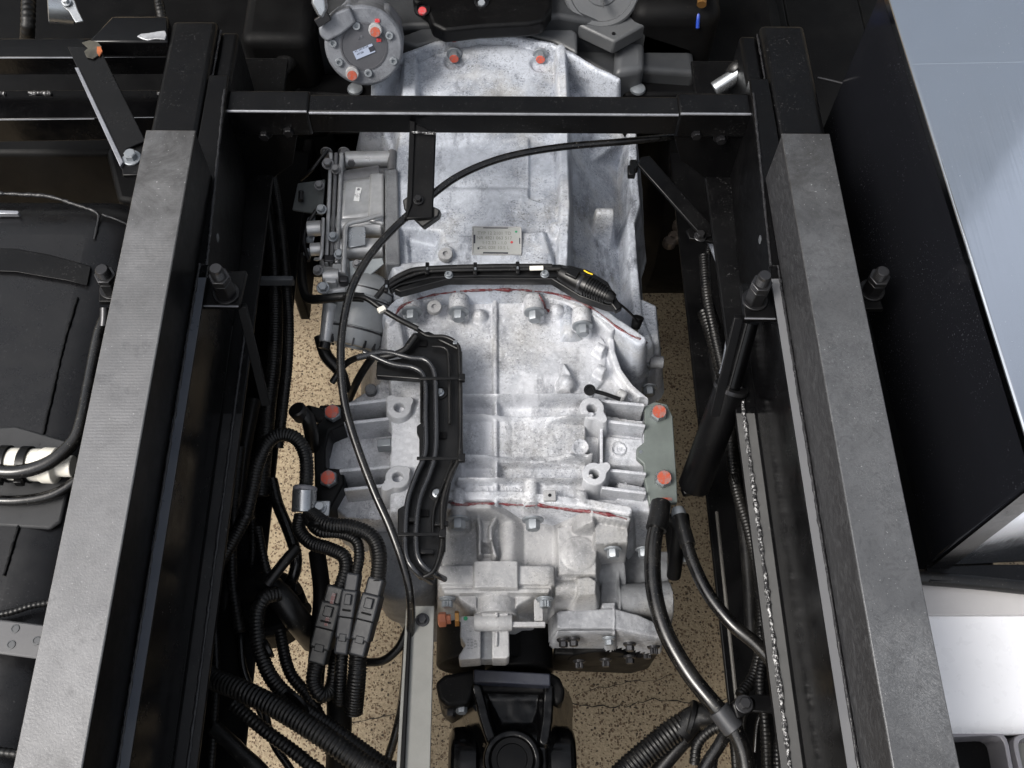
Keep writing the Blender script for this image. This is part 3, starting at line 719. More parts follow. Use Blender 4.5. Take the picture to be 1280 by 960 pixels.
# ------------------------------------------------------------------ cab above and ahead of the engine (casts its shade back over the front of the frame)
t = thing("truck_cab", "dark rear wall of the truck cab rising ahead of the engine", "truck cab", V(0, 1.45, .14))
m = M(); m.box((-1.2, 1.5, .16), (1.2, 3.2, 2.1)); m.build("shell", painted("cab_paint", lin(150, 160, 174), .35), t, .06, 4)
m = M(); m.box((-.4, 1.49, 1.0), (.4, 1.498, 1.5)); m.build("rear_window", BLK, t, .01, 3)

t = thing("shade_fill_box", "black box added to fill the deep shade under the side beams", "fill box", V(-.9, 1.3, -.55))  # added dark fill, covers lit ground below the beams
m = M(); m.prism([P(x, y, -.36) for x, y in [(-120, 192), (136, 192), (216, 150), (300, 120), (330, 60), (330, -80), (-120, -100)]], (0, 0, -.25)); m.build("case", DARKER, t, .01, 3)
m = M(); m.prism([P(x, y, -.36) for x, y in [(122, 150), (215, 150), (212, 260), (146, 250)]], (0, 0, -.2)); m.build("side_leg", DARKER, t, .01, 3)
# ------------------------------------------------------------------ gearbox
GB = thing("gearbox", "large weathered aluminium truck gearbox with red sealant seams between the frame rails", "gearbox", V(0, .75, -.75))
# --- front case and bell housing
A = HF((360, 44, 860, 440), -.27, .0021, -.72)
zf = -.285
bell = A.poly([(468, 108), (484, 88), (505, 72), (545, 57), (600, 49), (645, 49), (692, 60), (722, 75), (742, 88), (775, 102), (790, 125), (700, 190), (500, 190)], zf)
A.add(bell, zf-.09)
A.add(A.line([(468, 108), (484, 90), (505, 74), (545, 59), (600, 51), (645, 51), (690, 61), (715, 73), (730, 82), (746, 92), (760, 98), (772, 104)], zf, 3.4), zf+.010, 9)
xc = P(605, 200, zf).x
crown = zf-.9*(A.X-xc)**2
A.add(A.poly([(506, 76), (545, 62), (600, 53), (650, 53), (690, 62), (700, 80), (706, 190), (708, 338), (702, 348), (498, 350), (486, 330), (492, 190)], zf), crown, 4, .006)
A.add(A.line([(513, 78), (512, 130)], zf, 8), zf+.01, 4)
A.add(A.line([(701, 66), (703, 130), (704, 200), (706, 262), (703, 335)], zf, 5.5), zf+.013, 6)
# bolt pockets in the bell
for c in ((568, 72), (676, 74)): A.cut(A.circ((c[0], c[1]+2), zf, 12), zf-.012, 2, .003)
A.add(A.poly([(455, 110), (500, 96), (506, 130), (455, 130)], zf-.03), zf-.06, 4)
A.add(A.poly([(700, 82), (726, 82), (746, 94), (773, 107), (778, 130), (700, 130)], zf-.035), zf-.04-.6*np.maximum(A.X-P(708, 100, zf).x, 0), 6, .003, .006)
# recessed step panels on top
A.cut(A.poly([(540, 178), (660, 178), (660, 232), (540, 232)], zf), zf-.008, 1.2, .004, .006)
A.add(A.poly([(540, 236), (655, 238), (655, 266), (540, 266)], zf-.004), zf-.002, 1.5, .004)
A.cut(A.poly([(662, 170), (692, 170), (692, 235), (676, 248), (662, 244)], zf), zf-.012, 3)
A.add(A.poly([(575, 296), (680, 290), (692, 330), (560, 336)], zf), zf+.003, 2, .003)
A.add(A.poly([(542, 306), (580, 300), (582, 336), (544, 338)], zf), zf+.001, 2, .003)
A.cut(A.poly([(500, 282), (545, 292), (540, 316), (498, 318)], zf), zf-.03, 2.5, .004, .008)
A.add(A.circ((557, 318), zf, 11), zf+.006, 6)
A.dome((695, 281), zf+.010, 8, .004)
# left flange for the actuator
A.add(A.poly([(484, 214), (500, 208), (512, 330), (486, 330)], zf-.02), zf-.022, 5)
A.add(A.poly([(496, 182), (545, 178), (545, 215), (496, 218)], zf-.01), zf-.02, 3)
# right flank falling away
fl = zf-.04-1.0*np.maximum(A.X-P(710, 260, zf).x, 0)
A.add(A.poly([(705, 168), (790, 168), (796, 250), (798, 330), (812, 392), (818, 436), (700, 436)], zf-.08), fl, 4, .006)
A.add(A.line([(789, 172), (791, 230), (794, 262), (787, 285), (790, 330), (796, 400), (810, 436)], zf-.1, 5), zf-.085, 5)
A.ridge((745, 263), (768, 263), zf-.04, 6.5)
A.add(A.poly([(795, 380), (818, 390), (822, 436), (780, 440)], zf-.11), zf-.09, 5)
# rear flange of the front case
A.add(A.line([(486, 392), (500, 378), (540, 362), (600, 355), (660, 356), (702, 364), (740, 380), (768, 402), (800, 424)], zf-.035, 8), zf-.036, 7)
A.rough(.0012, 60, 3).rough(.0008, 200, 4)
front = A.build("front_case", ALUF, GB, -.52)
# --- main case
z0 = -.335
Bm = HF((385, 350, 870, 660), -.33, .0015, -.75)
xs = P(619, 500, z0).x
cr = z0-.55*(Bm.X-xs)**2
Bm.add(Bm.poly([(408, 515), (440, 498), (484, 470), (500, 480), (520, 500), (520, 652), (432, 646), (404, 622), (402, 560)], z0-.05), z0-.055, 14)
Bm.add(Bm.poly([(484, 404), (500, 386), (540, 374), (600, 367), (660, 369), (705, 380), (742, 398), (762, 424), (760, 470), (735, 500), (735, 640), (690, 632), (640, 627), (565, 627), (540, 634), (484, 640)], z0), cr, 14, .004)
# sweeping shoulder towards the mount plate
sh = z0-.014-.10*np.maximum(Bm.X-P(720, 480, z0).x, 0)
Bm.add(Bm.poly([(700, 400), (748, 412), (760, 440), (770, 468), (786, 490), (806, 504), (806, 525), (720, 525)], z0-.01), sh, 12)
Bm.add(Bm.line([(762, 425), (764, 445), (772, 468), (788, 490), (806, 505)], z0-.02, 4), z0-.006, 6)
Bm.add(Bm.poly([(720, 505), (812, 512), (812, 636), (790, 646), (720, 640)], z0-.03), z0-.034, 6)
# pads with faint lettering
Bm.add(Bm.poly([(757, 548), (803, 552), (803, 585), (753, 584)], z0-.03), z0-.022, 3)
# flange ring at the front, carrying the axial bolts
Bm.add(Bm.line([(486, 402), (502, 384), (540, 371), (600, 364), (660, 365), (704, 375), (742, 391), (764, 412)], z0+.01, 5), z0+.013, 12)
for x, y in ((515, 388), (573, 388), (668, 389), (728, 406)):
    Bm.ridge((x, y-24), (x, y-1), z0+.026, 12, 8)
Bm.dome((600, 390), z0+.014, 9, .008); Bm.dome((697, 384), z0+.014, 9, .008)
Bm.add(Bm.poly([(484, 404), (500, 396), (506, 440), (484, 444)], z0), z0+.006, 3)
# raised seam down the middle
Bm.add(Bm.line([(619, 372), (619, 500), (620, 628)], z0, 2.6), z0+.006, 4)
# cross ribs
for a, b in (((574, 501), (738, 500)), ((576, 524), (740, 524)), ((574, 577), (738, 574)), ((574, 604), (738, 600))):
    Bm.add(Bm.seg(a, b, z0, 2.4), z0+.019, 9)
for y0, y1 in ((503, 522), (579, 600)):
    Bm.cut(Bm.poly([(580, y0+3), (616, y0+3), (616, y1-3), (580, y1-3)], z0), z0-.010, 4)
    Bm.cut(Bm.poly([(626, y0+3), (730, y0+3), (730, y1-3), (626, y1-3)], z0), z0-.012, 4)
Bm.cut(Bm.poly([(640, 530), (680, 530), (680, 570), (640, 570)], z0), z0-.004, .6)
# deep pockets in the mounting arms (their ribs are separate castings below)
for q in ([(758, 504), (804, 509), (804, 527), (760, 522)], [(758, 587), (804, 593), (804, 611), (760, 606)]):
    Bm.cut(Bm.poly(q, z0-.03), z0-.115, 30, .0006, .0015)
for q in ([(438, 507), (488, 500), (490, 519), (436, 525)], [(432, 590), (482, 586), (481, 604), (434, 609)]):
    Bm.cut(Bm.poly(q, z0-.05), z0-.135, 30, .0006, .0015)
Bm.cut(Bm.poly([(410, 533), (490, 526), (490, 580), (410, 584)], z0-.05), z0-.066, 25, .0006, .0015)
# bosses
Bm.add(Bm.circ((725, 562), z0, 10.5), z0+.014, 9); Bm.cut(Bm.circ((725, 562), z0+.01, 5.5), z0+.006, 1, .002)
for c in ((751, 432), (752, 459), (778, 490)): Bm.ridge((c[0]-6, c[1]-2), (c[0]+5, c[1]+4), z0+.004, 7)
Bm.dome((708, 474), z0+.016, 11, .010); Bm.add(Bm.poly([(704, 456), (713, 470), (712, 490), (698, 490)], z0), z0+.008, 3)
Bm.add(np.abs(Bm.circ((773, 562), z0-.022, 8.5))-.0012, z0-.0185, 4)
# rear flange and small pads
Bm.add(Bm.line([(566, 622), (640, 621), (690, 626), (740, 632), (784, 640)], z0, 6), z0+.008, 6)
Bm.ridge((664, 598), (664, 628), z0+.012, 9); Bm.ridge((727, 612), (727, 630), z0+.010, 8); Bm.ridge((573, 610), (573, 630), z0+.012, 9)
Bm.add(Bm.poly([(772, 604), (812, 612), (812, 642), (770, 640)], z0-.03), z0-.024, 6)
Bm.rough(.0014, 45, 5).rough(.0009, 180, 6)
main = Bm.build("main_case", ALU, GB, -.50)
# ribs and tapped lugs of the mounting arms
def rib(a, b, wpx, zt, dp, mat=ALU):
    A_, B_ = P(*a, zt), P(*b, zt); d_ = (B_-A_); n_ = V(-d_.y, d_.x, 0).normalized()*wpx*s_(A_)
    M().obox((A_+B_)/2-V(0, 0, dp/2), d_/2, n_, V(0, 0, dp/2)).build("arm_rib", mat, main, .0016, 3)
for a_, b_ in (((748, 500), (806, 506)), ((752, 525), (807, 532)), ((752, 586), (808, 592)), ((752, 609), (808, 616))): rib(a_, b_, 2.2, z0+.004, .10)
rib((781, 590), (783, 611), 1.6, z0-.03, .05)
for a_, b_ in (((436, 505), (494, 498)), ((430, 529), (494, 522)), ((424, 588), (488, 583)), ((430, 612), (484, 606))): rib(a_, b_, 2.4, z0-.012, .10)
rib((493, 520), (492, 586), 3.2, z0-.012, .06); rib((806, 534), (808, 590), 2, z0-.02, .06); rib((752, 524), (752, 588), 2, z0-.004, .04)
LUG = cast("lug_aluminium", lin(178, 180, 184), lin(160, 162, 167), lin(112, 114, 118), .2, .35, .1)
def lug(c, tails, zt):
    C0 = P(*c, zt); r = 14.5*s_(C0); pts = []
    tl = [(P(*q, zt), rp*s_(C0)) for q, rp in tails]
    for i in range(56):
        a_ = 2*math.pi*i/56; d_ = V(math.cos(a_), math.sin(a_), 0); best = r
        for T_, rt_ in tl:                                   # outline = union of the disc and its tails, seen from the centre
            o_ = C0-T_; b2 = o_.dot(d_); c2 = o_.dot(o_)-rt_*rt_; dd = b2*b2-c2
            if dd > 0: best = max(best, -b2+math.sqrt(dd))
        pts.append(C0+d_*best)
    for _ in range(2): pts = [(pts[i-1]+pts[i]*2+pts[(i+1) % 56])/4 for i in range(56)]
    rin = 6.3*s_(C0); inn = [C0+(p_-C0).normalized()*rin for p_ in pts]; n = 56
    ch = [C0+(p_-C0).normalized()*rin*1.18+V(0, 0, 0) for p_ in pts]; inn = [p_-V(0, 0, .002) for p_ in inn]
    out = [C0+(p_-C0)*1.0-V(0, 0, .0016)+(p_-C0).normalized()*.0012 for p_ in pts]
    vs = out+pts+ch+inn+[p_-V(0, 0, .03) for p_ in inn]+[p_+(p_-C0).normalized()*.006-V(0, 0, .05) for p_ in out]; fs = []
    for i in range(n):
        j = (i+1) % n
        fs += [(i, j, n+j, n+i), (n+i, n+j, 2*n+j, 2*n+i), (2*n+i, 2*n+j, 3*n+j, 3*n+i), (3*n+i, 3*n+j, 4*n+j, 4*n+i), (j, i, 5*n+i, 5*n+j)]
    fs.append(tuple(range(4*n, 5*n)))
    M().add(vs, fs).build("tapped_lug", LUG, main, 0, ang=30)
lug((740, 510), [((753, 523), 6.5)], z0+.014); lug((743, 592), [((757, 583), 6.5)], z0+.014)
lug((499, 509), [((489, 499), 6), ((511, 501), 6)], z0+.004); lug((497, 596), [((483, 608), 6.5), ((508, 588), 5)], z0+.004)
# --- rear cover
C = HF((520, 612, 800, 830), -.36, .0014, -.80)
zc = -.380
xcc = P(625, 690, zc).x
C.add(C.poly([(549, 642), (748, 640), (748, 736), (700, 738), (552, 708)], zc), zc-.4*(C.X-xcc)**2, 14)
C.add(C.line([(560, 634), (619, 633), (675, 635), (725, 640), (784, 650)], z0, 4.5), z0+.005, 14)
for x, y in ((573, 646), (666, 647)): C.ridge((x, y-16), (x, y), z0+.009, 11, 8)
C.ridge((733, 636), (733, 652), z0+.008, 12, 8)
C.add(C.poly([(744, 645), (786, 652), (786, 677), (744, 680)], z0-.01), z0-.014, 14)
# waisted web on the back of the cover
for q in ([(597, 642), (600, 662), (600, 694)], [(623, 643), (613, 662), (613, 678), (619, 697)]): C.add(C.line(q, zc+.01, 2.4), zc+.020, 9)
C.add(C.poly([(598, 642), (622, 643), (613, 664), (614, 694), (601, 694), (600, 664)], zc+.01), zc+.010, 9); C.cut(C.poly([(603, 682), (612, 682), (614, 694), (603, 694)], zc), zc-.004, 9)
C.ridge((637, 646), (637, 704), zc+.010, 13, 2, .008)
C.cut(C.poly([(655, 655), (692, 655), (692, 704), (655, 704)], zc), zc-.008, 1.2)
C.add(C.poly([(696, 662), (720, 656), (745, 655), (745, 720), (698, 720)], zc), zc+.008, 6)
C.dome((724, 690), zc+.014, 22, .005)
C.ridge((694, 734), (722, 733), zc+.004, 10); C.add(C.poly([(720, 724), (736, 722), (746, 728), (745, 746), (721, 748)], zc), zc+.010, 6, .003, .004)
# output flange with three lobes, then the bolted neck
zo = -.360
wl, wr = P(560, 718, zo).x, P(682, 718, zo).x; cx_ = P(620, 718, zo).x
C.add(C.poly([(547, 706), (694, 706), (694, 731), (548, 731)], zo), zo-14*np.maximum(wl-C.X, 0)**2*2-14*np.maximum(C.X-wr, 0)**2*2, 16, .001, .0015)
C.add(C.poly([(592, 703), (648, 703), (648, 737), (592, 737)], zo), zo+.009-2.5*(C.X-cx_)**2, 16, .001, .0015)
C.add(C.poly([(551, 730), (690, 730), (690, 738), (552, 738)], zo-.005), zo-.006, 16, .001, .0015)
C.add(C.poly([(553, 737), (688, 737), (686, 744), (555, 744)], zo-.01), zo-.003, 16, .001, .0015)
C.ridge((620, 736), (620, 764), zo-.004, 27, 9, .002)
C.add(C.poly([(562, 742), (596, 742), (596, 762), (588, 760)], zo-.02), zo-.014, 14, .001, .002); C.add(C.poly([(644, 742), (678, 742), (650, 757), (644, 762)], zo-.02), zo-.014, 14, .001, .002)
C.ridge((622, 748), (622, 770), zo-.045, 47, 9, .003)
C.rough(.0007, 60, 8).rough(.0005, 220, 9)
rear = C.build("rear_cover", ALUN, GB, -.50)
# --- power take-off body, lower on the far flank
D = HF((670, 665, 880, 860), -.43, .0015, -.80); zl = -.435
D.add(D.poly([(744, 688), (838, 678), (846, 765), (720, 765), (742, 744)], zl-.02), zl-.06, 14)
D.ridge((746, 708), (782, 706), zl+.014, 24); D.ridge((747, 738), (778, 738), zl-.004, 16)
D.add(D.poly([(752, 722), (772, 720), (774, 764), (748, 764)], zl), zl+.006, 10)
D.ridge((774, 746), (842, 743), zl+.012, 22); D.add(D.poly([(778, 686), (836, 686), (838, 724), (776, 728)], zl-.02), zl-.03, 9)
D.add(D.seg((772, 718), (774, 764), zl, 2), zl+.012, 9); D.add(D.seg((778, 728), (838, 726), zl, 2), zl-.016, 9)
D.rough(.0012, 60, 18).rough(.0008, 200, 19)
tko = D.build("take_off_case", ALUD, GB, -.52)
zq = -.418
E = HF((680, 745, 850, 830), zq, .0013, -.8)
E.add(E.poly([(694, 764), (700, 761), (768, 758), (800, 766), (822, 776), (829, 790), (830, 798), (822, 799), (767, 788), (700, 788), (694, 785)], zq), zq-.06*np.maximum(E.X-P(768, 780, zq).x, 0), 8, .004, .004)
E.add(E.seg((768, 759), (768, 791), zq, 1.2), zq+.0015, 6); E.add(E.seg((697, 790), (766, 789), zq, 1.4), zq+.0035, 9)
E.add(E.poly([(752, 752), (770, 752), (770, 764), (752, 764)], zq), zq-.002, 9)
E.rough(.001, 70, 28).rough(.0006, 220, 29)
E.build("take_off_flange", ALUM, GB, zq-.055)
# --- smooth sensor housing at the output
zs = -.375
sh = M(); a, b = P(593, 778, zs-.012), P(640, 778, zs-.012); r = 11*s_(a)
o = M().lathe(a, b-a, [(0, r*.94), (.001, r), ((b-a).length-.001, r), ((b-a).length, r*.94)], 28).build("sensor_sleeve", SATIN if False else ALUN, GB)
M().obox((P(659, 781, zs-.010)), (.0245, 0, 0), (0, .0035, 0), (0, 0, .004)).build("sensor_rod", ALUN, GB, .001)
M().obox((P(673, 763, zs-.016)), (.006, 0, 0), (0, .016, 0), (0, 0, .005)).build("rod_end", ALUN, GB, .001)
hp = M(); hp.prism([P(x, y, zs-.014) for x, y in [(576, 770), (601, 769), (601, 823), (574, 825), (573, 820), (582, 806), (575, 796)]], (0, 0, -.045)); sb = hp.build("sensor_housing", ALUN, GB, .002, 3)
M().prism([P(x, y, zs-.024) for x, y in [(600, 772), (616, 772), (616, 824), (600, 824)]], (0, 0, -.035)).build("housing_recess", ALUD, sb, .001)
M().prism([P(x, y, zs-.014) for x, y in [(615, 772), (636, 772), (637, 820), (633, 823), (615, 823)]], (0, 0, -.045)).build("housing_plate", ALUN, sb, .002, 3)
M().prism([P(x, y, zs+.0) for x, y in [(602, 762), (636, 762), (636, 770), (602, 770)]], (0, 0, -.03)).build("sleeve_bridge", ALUN, sb, .002)
M().prism([P(x, y, zs+.004) for x, y in [(618.5, 735), (622.5, 735), (622.5, 771), (618.5, 771)]], (0, 0, -.03)).build("thin_rib", ALUN, sb, .0012)
M().prism([P(x, y, zs-.010) for x, y in [(618.5, 790), (622.5, 790), (622, 808), (619, 808)]], (0, 0, -.02)).build("thin_rib", ALUN, sb, .0012)
M().lathe(P(582, 773, zs-.0135), (0, 0, 1), [(0, .003), (.0004, .0028)], 12).build("green_mark", GREENI, sb)
a, b = P(574, 773, zs-.026), P(560, 774, zs-.026)
M().lathe(a, b-a, [(0, .011), (.006, .011)], 6).build("brass_nut", BRASS, GB, .0006)
M().lathe(b, b-a, [(-.004, .007), (.002, .007), (.003, .0105), (.012, .0105), (.014, .006)], 6).build("copper_plug", COPPER, GB, .0006)
# rivets / fine print on the sensor housing
text("2 4 7 6\n1 0 8 3\n5 2 9", P(590, 805, zs-.0136), (0, 1, 0), (-1, 0, 0), .005, ALUD, sb, "cast_lettering")
# --- bolts of the casings (axes run fore and aft)
def ax(px, py, z, r=.0085, k='hex', mat=None, par=None, h=None, wash=1.5): return bolt(par or GB, P(px, py, z), (0, -1, .0), r, mat or ZINCD, h or r*1.3, wash, k, spin=random.uniform(0, .5))
for x, y in ((515, 389), (573, 389), (668, 390), (728, 407)): ax(x, y, z0+.018, .0098, par=main, wash=1.6)
for x, y in ((573, 648), (666, 649)): ax(x, y, z0-.004, .0098, par=rear, wash=1.55)
ax(766, 686, z0-.02, .0082, par=rear); ax(772, 686, z0-.03, .004, par=rear) if False else None
ax(804, 686, z0-.05, .0075, par=rear); ax(559, 748, zo-.012, .008, 'torx', par=rear); ax(681, 748, zo-.012, .008, 'torx', par=rear)
ax(857, 692, -.42, .0085, par=rear)
# bolts low on the side flange
ax(803, 459, -.415, .0095, par=front); ax(811, 484, -.44, .009, par=front)
M().cyl(P(812, 452, -.405), P(829, 453, -.405), .010).build("side_boss", ALUD, front, .001)
ax(764, 440, -.40, .006, par=main)
# round top plugs
for x, y, hf, par in ((557, 318, A, front), (543, 384, Bm, main)):
    p = hf.hit(x, y, .004) if par is front else P(x, y, z0+.020); M().lathe(p-V(0, 0, .004), (0, -.15, 1), [(0, .0112), (.005, .0112), (.0082, .0100), (.0082, .0042), (.004, .004)], 24).build("round_plug", ALUN, par)
p = Bm.hit(687, 621); m = M(); m.obox(p+V(0, 0, .001), (.0085, 0, 0), (0, .0075, 0), (0, 0, .005)); q = m.build("square_pad", ALUN, main, .001); M().lathe(p+V(0, 0, .0057), (0, 0, 1), [(0, .0026), (.0006, .0024)], 14).build("pad_hole", BLKB, q)
# hex plug on the left mount pocket
p = P(485, 556, z0-.044); M().lathe(p, (1, 0, .2), [(-.014, .011), (.006, .011), (.0075, .0095)], 6).build("hex_plug", ZINCD, main, .0008)
M().lathe(P(464, 490, z0-.055), (0, 0, 1), [(0, .009), (.010, .009), (.012, .007)], 20).build("round_boss", ALUD, main)
# bell housing bolts with paint dabs
for x, y in ((568, 71), (675, 72)):
    b = bolt(front, A.hit(x, y-4, 0)+V(0, -.004, .004), (0, -1, .15), .0088, ZINCD, .012, 1.5)
    M().lathe(A.hit(x, y-4, 0)+V(0, -.0185, .0063), (0, -1, .15), [(0, .0078), (.0012, .0074)], 20).build("paint_dab", ORANGED, front)
for x, y, c in ((480, 108, ORANGED), (766, 108, ORANGED)):
    p = P(x, y, zf-.03); bolt(front, p, (0, -1, .15), .0078, STEELD, .012, 1.5)
    M().lathe(p+V(0, -.0145, .002), (0, -1, .15), [(0, .0068), (.0012, .0064)], 18).build("paint_dab", c, front)
for x, y, w_, h_ in ((568, 47, 2.2, 6), (678, 62, 2.2, 6), (620, 33, 4, 3)):
    p = A.hit(x, y+3, .001) if y > 40 else P(x, y, -.27)
    M().obox(p+V(0, 0, .004), (w_*s_(p), 0, 0), (0, h_*s_(p), 0), (0, 0, .0015)).build("red_mark", REDP, GB, .0008)
# --- red sealant squeezed out of the joints
def seal(hf, pts, r, par, z_up=.0005):
    dense = []
    for i in range(len(pts)-1):
        for k in range(6):
            f = k/6; dense.append((pts[i][0]*(1-f)+pts[i+1][0]*f, pts[i][1]*(1-f)+pts[i+1][1]*f+random.uniform(-.5, .5)))
    path = [(hf.hit2(Bm, x, y) if hf is A else hf.hit2(C, x, y))+V(0, 0, z_up) for x, y in dense]
    for _ in range(2): path = [path[0]]+[(path[i-1]+path[i]*2+path[i+1])/4 for i in range(1, len(path)-1)]+[path[-1]]
    path = spline(path, .004); x = 0; rad = []
    for i in range(len(path)):
        x = .7*x+.3*random.uniform(-1, 1); rad.append(max(r*(1+1.6*x), r*.25))
    return M().tube(path, rad, 7).build("sealant_bead", SEAL, par, ang=80)
seal(A, [(492, 398), (500, 384), (522, 374), (545, 368), (575, 364)], .0016, GB); seal(A, [(575, 364), (610, 362), (650, 362), (668, 364)], .0026, GB)
seal(A, [(668, 364), (690, 366), (722, 376), (748, 390), (772, 410), (790, 420), (812, 430)], .0017, GB)
seal(Bm, [(672, 366), (678, 376), (681, 385), (688, 390)], .0018, GB)
seal(Bm, [(560, 629), (580, 631), (605, 629), (620, 630)], .0018, GB); seal(Bm, [(606, 629), (640, 631), (675, 632)], .0022, GB)
seal(Bm, [(672, 631), (705, 636), (740, 640), (770, 645), (786, 650)], .0022, GB)
# --- name plate
p = A.hit(621, 303); u = (A.hit(650, 302, .002)-A.hit(592, 302, .002)); u = V(u.x, 0, u.z).normalized(); n_ = V(-u.z*0, -.12, 1).normalized(); v = n_.cross(u).normalized()
pc = p+n_*.004; hw, hh_ = 31*s_(p), 16.5*s_(p)*1.22
np_ = M().obox(pc, u*hw, v*hh_, n_*.0012).build("name_plate", NPLATE, front, .0008)
fr = M()
for a_, b_, c_ in ((pc+v*hh_*.96, u*hw*.98, v*.0009), (pc-v*hh_*.96, u*hw*.98, v*.0009), (pc+u*hw*.97, u*.0009, v*hh_*.9), (pc-u*hw*.97, u*.0009, v*hh_*.9)): fr.obox(a_+n_*.0015, b_, c_, n_*.0008)
fr.build("plate_rim", ALUN, np_, .0003)
ink = M()
for uu, vv, a_, b_ in ((-.05, -.86, .5, .05), (-.05, .9, .5, .035), (-.9, .1, .035, .3), (.93, .0, .03, .2), (-.74, -.55, .035, .07)): ink.obox(pc+u*hw*uu+v*hh_*vv+n_*.0014, u*hw*a_, v*hh_*b_, n_*.0003)
ink.build("plate_slots", INK, np_)
for i, s in enumerate(("TYP 12 2101 TD", "NR 4821 063 517", "1:12.33 - 1.0", "OIL 02E 10.5 L")):
    text(s, pc+u*hw*-.1+v*hh_*(.52-.34*i)+n_*.0013, u, v, .0075, GALV, np_, "stamped_print", .0002)
M().lathe(pc+u*hw*.6-v*hh_*.1+n_*.0011, n_, [(0, .0022), (.0005, .002)], 14).build("red_dot", REDP, np_)
M().lathe(pc+u*hw*.78+v*hh_*.65+n_*.0011, n_, [(0, .0019), (.0005, .0016)], 14).build("green_dot", GREENI, np_)
# cast-in lettering
def cast_text(s, hf, px, py, size, par, rot=0, mat=None):
    p = hf.hit(px, py); text(s, p+V(0, 0, .0004), V(math.cos(rot), math.sin(rot), 0), V(-math.sin(rot), math.cos(rot), 0), size, mat or ALU, par, "cast_lettering", .0012)
cast_text("1 N 9 2", Bm, 600, 613, .016, main, math.pi); cast_text("0 0 5 8", Bm, 646, 612, .012, main); cast_text("CBD 1", Bm, 590, 512, .012, main); cast_text("10", Bm, 773, 562, .010, main)
cast_text("4 7", Bm, 752, 560, .009, main, math.pi/2)
# power take-off cover beneath
zt_ = -.50
pc2 = P(752, 800, zt_)
m = M(); m.lathe(P(748, 786, -.53), (0, -1, 0), [(0, .075), (.02, .072), (.026, .05), (.045, .048), (.048, .02)], 40); pto = m.build("take_off_cover", DARKER, GB, .002)
m = M(); m.prism([P(x, y, -.505) for x, y in [(694, 802), (766, 802), (826, 811), (822, 816), (800, 822), (692, 818)]], (0, 0, -.11)); m.build("cover_plate", DARKER, GB, .004, 3)
for x, y, z in ((704, 799, -.43), (717, 798, -.43), (761, 797, -.43), (787, 804, -.43), (817, 808, -.43), (724, 826, -.50), (757, 824, -.50), (787, 820, -.5), (809, 814, -.49)):
    ax(x, y, z, .0062, 'torx' if random.random() < .5 else 'flange', ZINCD if y < 805 and x in (761, 817) else STEELD, pto, .009)
# black retarder flank and shaft tunnel seen below the rear cover
m = M(); m.cyl(P(610, 770, -.53)+V(0, .03, 0), P(610, 770, -.53)+V(0, -.075, 0), .076, None, 40); m.build("output_drum", DARKER, GB, .004, 3)
m = M(); m.cyl(P(648, 790, -.52)+V(0, .03, 0), P(648, 790, -.52)+V(0, -.06, 0), .05, None, 32); m.build("bearing_cap", DARKER, GB, .004, 3)
m = M(); m.prism([P(x, y, -.43) for x, y in [(455, 655), (545, 640), (552, 700), (540, 735), (500, 752), (470, 742)]], (0, 0, -.15)); m.build("side_cover", ALUD, GB, .02, 5)
m = M(); m.box((-.16, .42, -.8), (.2, .95, -.55)); m.build("lower_case", ALUD, GB, .05, 4)
m = M(); m.box((-.16, .9, -.82), (.2, 1.35, -.5)); m.build("bell_lower", ALUD, GB, .05, 4)
# low brackets on the right flank
m = M(); m.prism([P(x, y, -.40) for x, y in [(836, 640), (862, 640), (866, 690), (842, 694)]], (0, 0, -.05)); m.build("ear", DARKER, GB, .004)
# ------------------------------------------------------------------ mount brackets
t = thing("mount_plate", "green-grey mount plate with two orange-marked bolts on the gearbox flank", "mount plate", P(825, 570, z0-.03))
g = M(); g.prism([P(x, y, z0-.008) for x, y in [(806, 508), (818, 502), (834, 505), (841, 520), (846, 600), (847, 628), (812, 630), (806, 600), (805, 580), (796, 572), (796, 560), (806, 552)]], (0, 0, -.011)); g.build("plate", GPLATE, t, .0015)
for x, y in ((822, 518), (828, 600)):
    p = P(x, y, z0-.0075); bolt(t, p, (.05, -.12, 1), .0128, ZINC, .012, 0)
    M().lathe(p+V(.0006, -.0012, .0113), (.05, -.12, 1), [(0, .0102), (.0020, .0098)], 24).build("paint_dab", ORANGE, t)
M().lathe(P(801, 565, z0-.0082), (0, 0, 1), [(0, .0026), (.0008, .0024)], 14).build("small_rivet", ZINC, t)
M().obox(P(831, 624, z0-.0078), (.010, 0, 0), (0, .002, 0), (0, 0, .0008)).build("paint_smear", ORANGE, t)
t = thing("mount_bracket", "black mount bracket with two orange-red bolts on the gearbox flank beside the conduit loop", "mount bracket", P(410, 570, z0-.06))
g = M(); g.prism([P(x, y, z0-.022) for x, y in [(399, 506), (428, 505), (432, 530), (412, 538), (407, 560), (407, 584), (430, 586), (430, 604), (408, 644), (394, 640), (392, 560)]], (0, 0, -.06)); g.build("plate", BLKD, t, .003)
for x, y in ((417, 518), (412, 600)):
    p = P(x, y, z0-.0217); bolt(t, p, (-.05, -.1, 1), .0128, ZINCD, .012, 0)
    M().lathe(p+V(-.0006, -.0012, .0113), (-.05, -.1, 1), [(0, .0102), (.0020, .0098)], 24).build("paint_dab", ORANGED, t)
